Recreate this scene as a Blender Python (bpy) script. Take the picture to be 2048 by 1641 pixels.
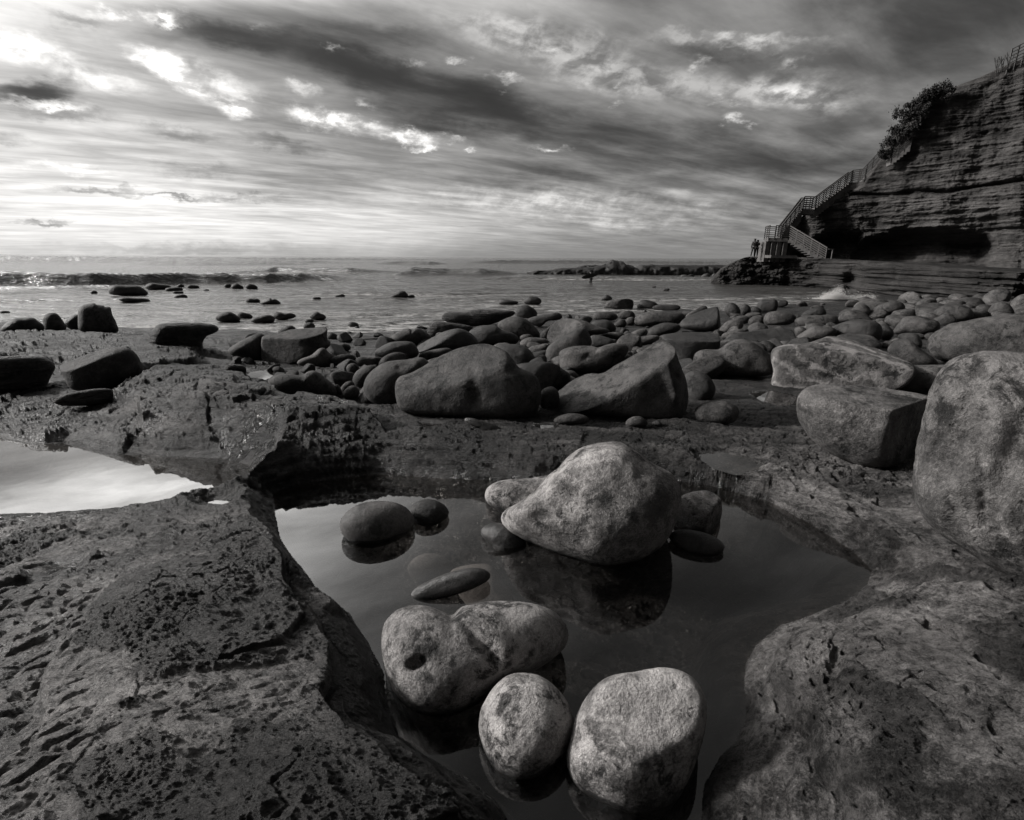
import bpy, math, random
import numpy as np
from mathutils import Vector, Matrix
PI = math.pi
R_ = math.radians
scene = bpy.context.scene
for o in list(bpy.data.objects): bpy.data.objects.remove(o)
# ------------------------------------------------------------------ camera
EYE = np.array([0.0, 0.0, 2.6]); F = 1024.0; CX, CY = 1024.0, 820.5
PITCH = math.atan(306.0 / 1024.0); ROLL = R_(0.36)
cam = bpy.data.cameras.new('camera'); co = bpy.data.objects.new('camera', cam)
scene.collection.objects.link(co); scene.camera = co
cam.sensor_width = 36.0; cam.lens = 18.0; cam.clip_start = 0.05; cam.clip_end = 20000
M = Matrix.Rotation(PI / 2 - PITCH, 4, 'X') @ Matrix.Rotation(ROLL, 4, 'Z')
co.matrix_world = Matrix.Translation((0, 0, 2.6)) @ M
MR = np.array(M.to_3x3())
scene.render.resolution_x = 1024; scene.render.resolution_y = 820
scene.view_settings.view_transform = 'Standard'; scene.view_settings.look = 'None'
scene.view_settings.exposure = 0.0; scene.view_settings.gamma = 1.0
try:
    scene.cycles.max_bounces = 6; scene.cycles.transparent_max_bounces = 8
    scene.cycles.caustics_reflective = False; scene.cycles.caustics_refractive = False
except Exception: pass

def ray(px, py):
    px = np.asarray(px, float); py = np.asarray(py, float)
    d = np.stack([(px - CX) / F, (CY - py) / F, -np.ones_like(px)], -1)
    return d @ MR.T
def on_z(px, py, z):
    d = ray(px, py); t = (z - EYE[2]) / d[..., 2]
    return EYE + d * t[..., None]
def at_y(px, py, y):
    d = ray(px, py); return EYE + d * (y / d[..., 1])[..., None]
def to_px(P):
    q = (np.asarray(P) - EYE) @ MR
    return CX - F * q[..., 0] / q[..., 2], CY + F * q[..., 1] / q[..., 2]

# ------------------------------------------------------------------ node helper
class NT:
    def __init__(s, nt): s.t = nt; nt.nodes.clear()
    def n(s, typ, **k):
        nd = s.t.nodes.new(typ)
        for a, v in k.items():
            if a == 'i':
                for kk, vv in v.items():
                    if isinstance(vv, bpy.types.NodeSocket): s.t.links.new(vv, nd.inputs[kk])
                    else: nd.inputs[kk].default_value = vv
            else: setattr(nd, a, v)
        return nd
    def math(s, op, a, b=0.0, c=0.0, clamp=False):
        nd = s.n('ShaderNodeMath', operation=op, use_clamp=clamp, i={0: a, 1: b, 2: c}); return nd.outputs[0]
    def noise(s, vec, scale, detail=4, rough=0.55, dist=0.0, lac=2.0):
        return s.n('ShaderNodeTexNoise', i={'Vector': vec, 'Scale': scale, 'Detail': detail, 'Roughness': rough, 'Distortion': dist, 'Lacunarity': lac}).outputs['Fac']
    def mapr(s, v, a, b, c, d, interp='LINEAR'):
        return s.n('ShaderNodeMapRange', interpolation_type=interp, i={0: v, 1: a, 2: b, 3: c, 4: d}).outputs[0]
    def mapping(s, vec, sc=(1, 1, 1), rot=(0, 0, 0), loc=(0, 0, 0), typ='POINT'):
        return s.n('ShaderNodeMapping', vector_type=typ, i={'Vector': vec, 'Scale': sc, 'Rotation': rot, 'Location': loc}).outputs[0]
    def comb(s, x, y, z=0.0): return s.n('ShaderNodeCombineXYZ', i={0: x, 1: y, 2: z}).outputs[0]
    def bump(s, h, strength, dist, normal=None):
        i = {'Strength': strength, 'Distance': dist, 'Height': h}
        if normal is not None: i['Normal'] = normal
        return s.n('ShaderNodeBump', i=i).outputs[0]
    def grey(s, v, tint=(1.0, 0.955, 0.935)):
        return s.n('ShaderNodeVectorMath', operation='MULTIPLY', i={0: s.comb(v, v, v), 1: tint}).outputs[0]

# ------------------------------------------------------------------ sky
SUN_AZ, SUN_EL = -86.0, 25.0       # azimuth from +Y, negative = left
world = bpy.data.worlds.new('World'); scene.world = world; world.use_nodes = True
w = NT(world.node_tree)
tc = w.n('ShaderNodeTexCoord').outputs['Generated']
sky = w.n('ShaderNodeTexSky', sky_type='NISHITA', sun_disc=False, sun_elevation=R_(SUN_EL), sun_rotation=R_(SUN_AZ))
skybw = w.n('ShaderNodeRGBToBW', i={0: sky.outputs[0]}).outputs[0]
sx = w.n('ShaderNodeSeparateXYZ', i={0: tc})
az = w.math('MULTIPLY', w.math('ARCTAN2', sx.outputs[0], sx.outputs[1]), 180 / PI)
el = w.math('MULTIPLY', w.math('ARCSINE', sx.outputs[2]), 180 / PI)
ae = w.comb(az, el)
def azel(px, py):
    d = ray(px, py); d = d / np.linalg.norm(d)
    return math.degrees(math.atan2(d[0], d[1])), math.degrees(math.asin(d[2]))
# ragged edges: warp the (azimuth, elevation) map with noise
st = w.mapping(ae, sc=(0.045, 0.11, 1), rot=(0, 0, R_(14)))
n1 = w.n('ShaderNodeTexNoise', noise_dimensions='2D', i={'Vector': st, 'Scale': 1.6, 'Detail': 7, 'Roughness': 0.6}).outputs['Color']
wv = w.n('ShaderNodeVectorMath', operation='SUBTRACT', i={0: n1, 1: (0.5, 0.5, 0.5)}).outputs[0]
wv = w.n('ShaderNodeVectorMath', operation='MULTIPLY', i={0: wv, 1: (8, 4.5, 0)}).outputs[0]
aew = w.n('ShaderNodeVectorMath', operation='ADD', i={0: ae, 1: wv}).outputs[0]
n2 = w.n('ShaderNodeTexNoise', noise_dimensions='2D', i={'Vector': w.mapping(ae, sc=(0.25, 0.5, 1)), 'Scale': 1.6, 'Detail': 5, 'Roughness': 0.62}).outputs['Color']
wv2 = w.n('ShaderNodeVectorMath', operation='SUBTRACT', i={0: n2, 1: (0.5, 0.5, 0.5)}).outputs[0]
wv2 = w.n('ShaderNodeVectorMath', operation='MULTIPLY', i={0: wv2, 1: (3.2, 2.2, 0)}).outputs[0]
aes = w.n('ShaderNodeVectorMath', operation='ADD', i={0: ae, 1: wv2}).outputs[0]
acc = [w.n('ShaderNodeValue').outputs[0]]; acc[0].default_value = 0.545
accB = [None]
def stroke(x0, y0, x1, y1, wpx, amp, soft=True):
    a = azel(x0, y0); b = azel(x1, y1)
    c = ((a[0] + b[0]) / 2, (a[1] + b[1]) / 2); L = math.hypot(b[0] - a[0], b[1] - a[1]) / 2
    ang = math.atan2(b[1] - a[1], b[0] - a[0]); W = abs(azel((x0 + x1) / 2, (y0 + y1) / 2 + wpx / 2)[1] - azel((x0 + x1) / 2, (y0 + y1) / 2 - wpx / 2)[1])
    v = w.mapping(aew if soft else aes, sc=(L + W * 0.6, W, 1), rot=(0, 0, ang), loc=(c[0], c[1], 0), typ='TEXTURE')
    g = w.n('ShaderNodeTexGradient', gradient_type='SPHERICAL', i={0: v}).outputs['Fac']
    g = w.mapr(g, 0.0, 1.0, 0.0, amp, 'SMOOTHSTEP')
    if amp > 0.13 and wpx < 90: accB[0] = g if accB[0] is None else w.math('ADD', accB[0], g)
    else: acc[0] = w.math('ADD', acc[0], g)
for sk in [
    # broad masses
    (-500, 350, 560, 380, 300, 0.20), (-700, 430, 1100, 450, 130, 0.09), (-500, 20, 350, -40, 200, 0.24),
    (2300, -100, 1700, 60, 420, -0.26), (1900, 330, 2500, 330, 330, -0.14), (700, -40, 1250, 10, 110, 0.26),
    # left dark clouds
    (-60, 165, 150, 178, 34, -0.42), (0, 220, 250, 235, 20, -0.16), (-60, 262, 80, 290, 26, -0.14), (-40, 205, 200, 212, 14, 0.2),
    (60, 120, 260, 190, 46, 0.18), (-40, 80, 160, 115, 36, 0.30), (120, 20, 420, 34, 20, 0.22), (300, 50, 620, 90, 44, -0.26), (60, 20, 240, 60, 20, -0.12),
    # main dark band sweeping down to the right
    (500, 88, 840, 164, 60, -0.268), (620, 138, 1140, 244, 85, -0.268), (870, 188, 1390, 304, 75, -0.205),
    (1170, 268, 1790, 334, 70, -0.237), (1520, 318, 2040, 334, 90, -0.109), (580, 68, 940, 94, 36, -0.158),
    (720, 243, 1040, 274, 30, -0.109), (900, 318, 1340, 344, 50, -0.125), (440, 263, 680, 309, 22, -0.141), (220, 243, 480, 286, 20, -0.125),
    # bright streak below it
    (225, 85, 420, 200, 40, 0.506), (400, 185, 560, 230, 32, 0.506), (560, 220, 740, 260, 30, 0.483), (740, 262, 880, 283, 20, 0.460), (825, 295, 880, 295, 11, 0.414), (860, 268, 940, 284, 14, 0.230),
    (290, 40, 380, 44, 13, 0.287), (500, 50, 530, 54, 8, 0.230), (640, 100, 700, 100, 12, 0.253), (560, 160, 640, 190, 22, 0.184), (700, 195, 760, 215, 14, 0.184), (800, 120, 850, 128, 14, 0.184),
    (300, 110, 560, 190, 40, 0.184), (930, 304, 950, 294, 8, 0.483), (1050, 298, 1150, 302, 9, 0.345), (700, 250, 790, 250, 14, 0.230),
    # upper right light veil
    (850, 40, 1350, 130, 80, 0.202), (1250, 64, 1740, 86, 26, 0.216), (1100, 110, 1550, 200, 60, 0.173),
    (1400, 165, 1740, 200, 60, 0.245), (1425, 203, 1480, 210, 20, 0.288), (1440, 236, 1500, 238, 11, 0.274), (1540, 130, 1630, 110, 18, 0.216),
    (1500, 165, 1700, 235, 36, 0.144), (960, 152, 1060, 160, 12, 0.245), (1375, 132, 1415, 122, 14, 0.216), (1210, 208, 1250, 209, 9, 0.245), (890, 115, 940, 126, 11, 0.230), (1228, 174, 1250, 168, 9, 0.216), (1070, 98, 1140, 100, 10, 0.101), (1570, 190, 1600, 192, 9, 0.115), (1480, 250, 1510, 250, 7, 0.144), (990, 186, 1010, 186, 6, 0.173),
    (1750, 125, 2050, 80, 50, 0.058), (1300, 90, 1560, 110, 30, -0.10),
    # lower bands near the horizon
    (600, 345, 1500, 352, 24, -0.05), (700, 385, 1600, 395, 30, 0.16), (900, 420, 1600, 440, 36, 0.14), (300, 430, 1300, 440, 120, 0.22), (-100, 500, 700, 500, 18, -0.10),
    (60, 372, 330, 385, 12, -0.2), (250, 392, 420, 396, 8, -0.26), (300, 400, 620, 392, 12, -0.14), (0, 330, 260, 345, 14, 0.10), (250, 330, 520, 345, 20, -0.12), (1500, 400, 1700, 420, 30, -0.05), (0, 440, 160, 444, 8, -0.2)]:
    stroke(*sk, soft=abs(sk[4]) > 30)
# fine streaks and puffs
zz = w.math('ADD', w.math('MAXIMUM', sx.outputs[2], 0.0), 0.07)
pl_ = w.comb(w.math('DIVIDE', sx.outputs[0], zz), w.math('DIVIDE', sx.outputs[1], zz))     # flat cloud deck seen in perspective
s2 = w.mapping(pl_, sc=(1.5, 0.26, 1), rot=(0, 0, R_(0)), loc=(0, 0, 0)); s2 = w.mapping(w.mapping(pl_, rot=(0, 0, R_(52))), sc=(1.15, 0.20, 1))
f1 = w.n('ShaderNodeTexNoise', noise_dimensions='2D', i={'Vector': s2, 'Scale': 1.3, 'Detail': 7, 'Roughness': 0.6, 'Distortion': 0.25}).outputs['Fac']
s3 = w.mapping(w.mapping(pl_, rot=(0, 0, R_(60))), sc=(1.8, 0.8, 1))
f2 = w.n('ShaderNodeTexNoise', noise_dimensions='2D', i={'Vector': s3, 'Scale': 1.8, 'Detail': 6, 'Roughness': 0.58, 'Distortion': 0.2}).outputs['Fac']
d1 = w.mapr(f1, 0.3, 0.72, -0.07, 0.07); d2 = w.mapr(f2, 0.35, 0.7, -0.07, 0.075)
pf = w.n('ShaderNodeTexNoise', noise_dimensions='2D', i={'Vector': w.mapping(ae, sc=(0.22, 0.42, 1), rot=(0, 0, R_(20))), 'Scale': 1.7, 'Detail': 8, 'Roughness': 0.6, 'Distortion': 0.15}).outputs['Fac']
acc[0] = w.math('ADD', acc[0], w.math('MULTIPLY', accB[0], w.mapr(pf, 0.38, 0.62, 0.30, 1.55)))
hz = w.mapr(el, 0.0, 4.0, 0.15, 1.0)      # streaks melt together close to the horizon
val = w.math('ADD', acc[0], w.math('MULTIPLY', w.math('ADD', d1, d2), hz))
val = w.math('MINIMUM', val, 1.04); val = w.n('ShaderNodeMath', operation='SMOOTH_MAX', i={0: val, 1: 0.24, 2: 0.22}).outputs[0]
lin = w.math('POWER', val, 2.2)
# sky glow added on the left, out of frame, for side light and pool reflections
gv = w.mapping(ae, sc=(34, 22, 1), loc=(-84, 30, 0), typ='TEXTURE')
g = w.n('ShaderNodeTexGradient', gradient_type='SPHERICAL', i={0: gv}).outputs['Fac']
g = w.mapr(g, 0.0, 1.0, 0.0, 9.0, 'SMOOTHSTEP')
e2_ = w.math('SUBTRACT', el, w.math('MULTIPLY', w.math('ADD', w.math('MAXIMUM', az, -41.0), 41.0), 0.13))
g2 = w.math('MULTIPLY', w.mapr(e2_, 16.6, 20.6, 0.0, 1.0, 'SMOOTHSTEP'), w.mapr(el, 34.0, 55.0, 1.0, 0.0, 'SMOOTHSTEP'))  # second added glow, starting just above the frame, brightens the pool reflections
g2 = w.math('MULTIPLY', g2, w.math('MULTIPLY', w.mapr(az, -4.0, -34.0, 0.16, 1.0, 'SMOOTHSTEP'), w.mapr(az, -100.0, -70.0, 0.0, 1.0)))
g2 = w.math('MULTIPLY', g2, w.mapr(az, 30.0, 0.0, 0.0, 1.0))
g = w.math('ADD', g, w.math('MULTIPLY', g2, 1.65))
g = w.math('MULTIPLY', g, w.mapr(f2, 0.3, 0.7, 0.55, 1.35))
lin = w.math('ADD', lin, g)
skyf = w.mapr(skybw, 0.0, 8.0, 0.85, 1.15)
lin = w.math('MULTIPLY', lin, skyf)
low = w.mapr(el, -2.0, 0.0, 0.25, 1.0)
bk = w.math('MULTIPLY', w.mapr(sx.outputs[1], -0.5, 0.35, 0.30, 1.0), w.math('ADD', w.mapr(el, 22, 34, 1.0, 0.45), w.math('MULTIPLY', w.mapr(az, -5, -30, 0.0, 0.55), 1.0))); lin = w.math('MULTIPLY', w.math('MULTIPLY', lin, low), bk)
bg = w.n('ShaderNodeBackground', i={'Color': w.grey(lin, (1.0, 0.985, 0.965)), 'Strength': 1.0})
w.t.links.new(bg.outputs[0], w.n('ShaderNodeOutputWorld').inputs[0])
world.cycles.sampling_method = 'MANUAL'; world.cycles.sample_map_resolution = 512
# sun lamp (veiled by thin cloud)
sl = bpy.data.lights.new('sun', 'SUN'); sl.energy = 3.6; sl.angle = R_(5); sl.color = (1.0, 0.975, 0.95)
so = bpy.data.objects.new('sun', sl); scene.collection.objects.link(so)
sd = Vector((math.sin(R_(SUN_AZ)) * math.cos(R_(SUN_EL)), math.cos(R_(SUN_AZ)) * math.cos(R_(SUN_EL)), math.sin(R_(SUN_EL))))
so.rotation_euler = sd.to_track_quat('Z', 'Y').to_euler(); so.location = (-20, 10, 20)

# ------------------------------------------------------------------ numpy noise
def _h(ix, iy, iz, seed):
    h = (ix.astype(np.int64) * 374761393 + iy.astype(np.int64) * 668265263 + iz.astype(np.int64) * 2147483647 + seed * 1274126177) & 0xffffffff
    h = ((h ^ (h >> 13)) * 1274126177) & 0xffffffff
    h = ((h ^ (h >> 16)) * 2246822519) & 0xffffffff
    return (h ^ (h >> 15)) & 0xffffffff
Z0 = np.zeros(1, np.int64)
def perlin2(x, y, seed=0):
    ix = np.floor(x).astype(np.int64); iy = np.floor(y).astype(np.int64); fx = x - ix; fy = y - iy
    u = fx * fx * fx * (fx * (fx * 6 - 15) + 10); v = fy * fy * fy * (fy * (fy * 6 - 15) + 10)
    def g(a, b):
        t = _h(ix + a, iy + b, Z0, seed) / 4294967296.0 * 2 * PI
        return np.cos(t) * (fx - a) + np.sin(t) * (fy - b)
    a = g(0, 0); b = g(1, 0); c = g(0, 1); d = g(1, 1)
    return 1.5 * ((a + (b - a) * u) + ((c + (d - c) * u) - (a + (b - a) * u)) * v)
def perlin3(x, y, z, seed=0):
    ix = np.floor(x).astype(np.int64); iy = np.floor(y).astype(np.int64); iz = np.floor(z).astype(np.int64)
    fx = x - ix; fy = y - iy; fz = z - iz
    u = fx * fx * (3 - 2 * fx); v = fy * fy * (3 - 2 * fy); q = fz * fz * (3 - 2 * fz)
    def g(a, b, c):
        h = _h(ix + a, iy + b, iz + c, seed)
        return ((h & 1023) / 511.5 - 1) * (fx - a) + (((h >> 10) & 1023) / 511.5 - 1) * (fy - b) + (((h >> 20) & 1023) / 511.5 - 1) * (fz - c)
    def lx(b, c): p = g(0, b, c); return p + (g(1, b, c) - p) * u
    a = lx(0, 0); a = a + (lx(1, 0) - a) * v; b = lx(0, 1); b = b + (lx(1, 1) - b) * v
    return a + (b - a) * q
def fbm2(x, y, octv=4, seed=0, gain=0.5, ridged=False):
    s = 0; a = 1; t = 0
    for i in range(octv):
        n = perlin2(x * 2 ** i + 17.3 * i, y * 2 ** i - 9.1 * i, seed + i)
        if ridged: n = 1 - 2 * np.abs(n)
        s = s + a * n; t += a; a *= gain
    return s / t
def fbm3(p, sc, octv=4, seed=0, gain=0.5):
    s = 0; a = 1; t = 0
    for i in range(octv):
        k = sc * 2 ** i
        s = s + a * perlin3(p[..., 0] * k + 7.7 * i, p[..., 1] * k, p[..., 2] * k, seed + i); t += a; a *= gain
    return s / t
def worley2(x, y, seed=0):
    ix = np.floor(x).astype(np.int64); iy = np.floor(y).astype(np.int64)
    f1 = np.full(x.shape, 9.0); f2 = np.full(x.shape, 9.0); cid = np.zeros(x.shape)
    for a in (-1, 0, 1):
        for b in (-1, 0, 1):
            h = _h(ix + a, iy + b, Z0, seed)
            px = ix + a + (h & 65535) / 65536.0; py = iy + b + (h >> 16) / 65536.0
            d = np.hypot(x - px, y - py); m = d < f1
            f2 = np.where(m, f1, np.minimum(f2, d)); cid = np.where(m, (h % 1009) / 1009.0, cid); f1 = np.where(m, d, f1)
    return f1, f2, cid
def sstep(a, b, x):
    t = np.clip((x - a) / (b - a), 0, 1); return t * t * (3 - 2 * t)

# ------------------------------------------------------------------ mesh / object helpers
COL = scene.collection
def tag(o, label=None, cat=None, group=None, kind=None):
    if label: o['label'] = label
    if cat: o['category'] = cat
    if group: o['group'] = group
    if kind: o['kind'] = kind
    return o
def mk_mesh(name, V, Fq, mat, smooth=True):
    me = bpy.data.meshes.new(name); V = np.asarray(V, np.float32).reshape(-1, 3); Fq = np.asarray(Fq, np.int32)
    me.vertices.add(len(V)); me.vertices.foreach_set('co', V.ravel())
    n, k = Fq.shape
    me.loops.add(n * k); me.loops.foreach_set('vertex_index', Fq.ravel())
    me.polygons.add(n); me.polygons.foreach_set('loop_start', np.arange(0, n * k, k, dtype=np.int32))
    me.polygons.foreach_set('loop_total', np.full(n, k, np.int32))
    me.polygons.foreach_set('use_smooth', np.full(n, smooth, bool))
    me.materials.append(mat); me.update(); me.validate(); return me
def link(name, me, loc=(0, 0, 0), parent=None):
    o = bpy.data.objects.new(name, me); COL.objects.link(o); o.location = loc
    if parent: o.parent = parent
    return o
def grid_faces(n, m, wrap=False):
    i, j = np.meshgrid(np.arange(n - 1), np.arange(m if wrap else m - 1), indexing='ij'); j2 = (j + 1) % m
    return np.stack([i * m + j, i * m + j2, (i + 1) * m + j2, (i + 1) * m + j], -1).reshape(-1, 4)
def grid_obj(name, P, mat, flip=False, loc=None, parent=None):
    n, m = P.shape[:2]; f = grid_faces(n, m)
    if flip: f = f[:, ::-1]
    loc = np.zeros(3) if loc is None else np.asarray(loc)
    return link(name, mk_mesh(name, (P - loc).reshape(-1, 3), f, mat), loc, parent)

# ------------------------------------------------------------------ materials
def mat(name):
    m = bpy.data.materials.new(name); m.use_nodes = True; return m, NT(m.node_tree)
def finish(t, shader): t.t.links.new(shader, t.n('ShaderNodeOutputMaterial').inputs[0])
def stone(name, dark, light, scale=1.0, pits=0.5, lichen=0.0, rough=0.75, bump=0.6, band=0.0, wet=0.0, veins=0.0, tide=False):
    m, t = mat(name)
    tc = t.n('ShaderNodeTexCoord').outputs['Object']
    inf = t.n('ShaderNodeObjectInfo').outputs['Random']
    off = t.comb(t.math('MULTIPLY', inf, 37.0), t.math('MULTIPLY', inf, 11.0), inf)
    v = t.n('ShaderNodeVectorMath', operation='ADD', i={0: tc, 1: off}).outputs[0]
    big = t.noise(v, 2.2 * scale, 5, 0.6, 0.4)
    med = t.noise(v, 14 * scale, 6, 0.68, 0.2)
    fine = t.noise(v, 95 * scale, 4, 0.75)
    k = t.math('ADD', t.math('MULTIPLY', big, 0.75), t.math('MULTIPLY', med, 0.55))
    k = t.math('ADD', k, t.math('MULTIPLY', fine, 0.50))
    k = t.mapr(k, 0.78, 1.04, 0.0, 1.0)
    col = t.mapr(k, 0.0, 1.0, dark, light)
    h = t.math('ADD', t.math('MULTIPLY', med, 0.5), t.math('MULTIPLY', fine, 0.22))
    if veins:
        wv = t.n('ShaderNodeTexWave', wave_type='BANDS', bands_direction='DIAGONAL', i={'Vector': v, 'Scale': 2.2 * scale, 'Distortion': 16.0, 'Detail': 6.0, 'Detail Scale': 0.8, 'Detail Roughness': 0.55}).outputs['Fac']
        l = t.mapr(wv, 0.55, 0.95, 0.0, veins); col = t.math('ADD', col, t.math('MULTIPLY', l, light))
        h = t.math('ADD', h, t.math('MULTIPLY', wv, 0.10))
    if band:
        bv = t.mapping(v, sc=(1, 1, 7), rot=(0.15, 0.1, 0))
        bn = t.noise(bv, 5 * scale, 4, 0.6, 0.3); h = t.math('ADD', h, t.math('MULTIPLY', bn, band * 1.6))
        col = t.math('MULTIPLY', col, t.mapr(bn, 0.35, 0.65, 1 - band * 0.4, 1 + band * 0.4))
    if pits:
        nc = t.n('ShaderNodeTexNoise', i={'Vector': v, 'Scale': 40 * scale, 'Detail': 3}).outputs['Color']
        vd = t.n('ShaderNodeVectorMath', operation='MULTIPLY_ADD', i={0: nc, 1: (0.05 / scale,) * 3, 2: v}).outputs[0]
        vo = t.n('ShaderNodeTexVoronoi', feature='F1', i={'Vector': vd, 'Scale': 26 * scale, 'Randomness': 1.0}).outputs['Distance']
        gate = t.mapr(t.noise(v, 5 * scale, 3), 0.5, 0.64, 0.0, 1.0)
        p = t.math('MULTIPLY', t.mapr(vo, 0.10, 0.34, 1.0, 0.0), gate)
        col = t.math('MULTIPLY', col, t.math('SUBTRACT', 1.0, t.math('MULTIPLY', p, 0.72 * pits)))
        h = t.math('SUBTRACT', h, t.math('MULTIPLY', p, pits * 0.22))
        # dark blotches
        q = t.mapr(t.noise(v, 9 * scale, 6, 0.72), 0.56, 0.66, 0.0, 0.6 * pits)
        col = t.math('MULTIPLY', col, t.math('SUBTRACT', 1.0, q))
    if lichen:
        ln = t.noise(v, 6.5 * scale, 8, 0.75, 0.8); l = t.mapr(ln, 0.52, 0.64, 0.0, lichen)
        sp = t.mapr(t.noise(v, 38 * scale, 4, 0.8), 0.5, 0.66, 0.25, 1.0)
        col = t.math('ADD', col, t.math('MULTIPLY', t.math('MULTIPLY', l, sp), light * 1.3))
    cr = t.math('MULTIPLY', t.mapr(t.noise(v, 10 * scale, 10, 0.8, 0.3), 0.5, 0.57, 0.0, 1.0), t.mapr(t.noise(v, 2.6 * scale, 3, 0.5), 0.40, 0.56, 0.05, 0.88))
    col = t.math('MULTIPLY', col, t.math('SUBTRACT', 1.0, cr)); h = t.math('SUBTRACT', h, t.math('MULTIPLY', cr, 0.08))
    gr = t.noise(v, 230 * min(scale, 1.0), 2, 0.9); col = t.math('MULTIPLY', col, t.mapr(gr, 0.35, 0.65, 0.76, 1.24))
    col = t.math('MULTIPLY', col, t.mapr(inf, 0, 1, 0.82, 1.16))
    ro = t.mapr(med, 0.3, 0.7, rough - 0.12, rough + 0.1)
    if tide:      # soaked rim just above the pool water
        pz_ = t.n('ShaderNodeSeparateXYZ', i={0: t.n('ShaderNodeNewGeometry').outputs['Position']}).outputs[2]
        pz_ = t.math('ADD', pz_, t.math('MULTIPLY', t.math('SUBTRACT', med, 0.5), 0.03)); sk = t.mapr(pz_, 1.015, 1.04, 1.0, 0.0, 'SMOOTHSTEP')
        col = t.math('MULTIPLY', col, t.math('SUBTRACT', 1.0, t.math('MULTIPLY', sk, 0.65))); ro = t.math('SUBTRACT', ro, t.math('MULTIPLY', sk, 0.4))
    nb = t.bump(h, bump, 0.085 / scale)
    bs = t.n('ShaderNodeBsdfPrincipled', i={'Base Color': t.grey(col), 'Roughness': ro, 'Normal': nb, 'Specular IOR Level': 0.35 + wet})
    finish(t, bs.outputs[0]); return m
MS = dict(
    pale=stone('pale_stone', 0.09, 0.45, 1.0, pits=0.8, bump=0.75, tide=True), poolmid=stone('pool_stone', 0.05, 0.16, 1.0, pits=0.3, bump=0.3, tide=True, rough=0.6), drowned=stone('drowned_stone', 0.12, 0.30, 0.8, pits=0.1, bump=0.2),
    mid=stone('mid_stone', 0.018, 0.100, 0.8, pits=0.45, bump=0.6, wet=0.05),
    dark=stone('dark_stone', 0.012, 0.050, 0.7, pits=0.4, bump=0.6, wet=0.1, rough=0.62),
    wet=stone('wet_stone', 0.018, 0.07, 1.2, pits=0.3, bump=0.4, wet=0.25, rough=0.42),
    lichen=stone('lichen_stone', 0.045, 0.18, 0.62, pits=1.0, lichen=1.0, bump=0.75),
    veined=stone('veined_stone', 0.06, 0.20, 0.7, pits=0.5, bump=0.7, veins=0.9),
    cobble=stone('cobble_stone', 0.030, 0.13, 0.5, pits=0.25, bump=0.5),
    layered=stone('layered_stone', 0.018, 0.075, 0.6, pits=0.3, bump=0.9, band=0.8, rough=0.6))

def shelf_mat():
    m, t = mat('shelf_rock')
    tc = t.n('ShaderNodeTexCoord').outputs['Object']
    tone = t.n('ShaderNodeAttribute', attribute_name='tone').outputs['Fac']
    v = t.mapping(tc, sc=(1, 1.5, 3), rot=(0, 0, 0.35))
    a = t.noise(v, 2.4, 8, 0.66, 0.3); b = t.noise(v, 22, 7, 0.72, 0.2); c = t.noise(v, 110, 4, 0.78)
    k = t.math('ADD', t.math('MULTIPLY', a, 0.6), t.math('ADD', t.math('MULTIPLY', b, 0.65), t.math('MULTIPLY', c, 0.45)))
    k = t.mapr(k, 0.74, 0.99, 0.2, 1.9)
    spk = t.mapr(t.noise(v, 60, 6, 0.8), 0.56, 0.66, 1.0, 0.45)
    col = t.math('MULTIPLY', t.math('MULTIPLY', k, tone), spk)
    wet = t.mapr(t.noise(v, 1.6, 5, 0.6), 0.42, 0.62, 0.0, 1.0)
    ro = t.math('ADD', t.mapr(wet, 0, 1, 0.50, 0.24), t.math('MULTIPLY', b, 0.2))
    wa = t.n('ShaderNodeAttribute', attribute_name='wet').outputs['Fac']
    ro = t.math('ADD', t.math('MULTIPLY', ro, t.math('SUBTRACT', 1.0, wa)), t.math('MULTIPLY', wa, 0.10)); col = t.math('MULTIPLY', col, t.math('SUBTRACT', 1.0, t.math('MULTIPLY', wa, 0.45)))
    h = t.math('ADD', t.math('MULTIPLY', b, 0.75), t.math('MULTIPLY', c, 0.3))
    fl = t.noise(t.mapping(tc, sc=(1, 2.6, 6), rot=(0, 0, 0.25)), 16, 6, 0.7, 0.8)
    h = t.math('ADD', h, t.math('MULTIPLY', fl, 0.5))
    nb = t.bump(h, 1.0, 0.11)
    bs = t.n('ShaderNodeBsdfPrincipled', i={'Base Color': t.grey(col), 'Roughness': ro, 'Normal': nb, 'Specular IOR Level': t.mapr(wa, 0, 1, 0.34, 0.7)})
    finish(t, bs.outputs[0]); return m
M_SHELF = shelf_mat()

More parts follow.
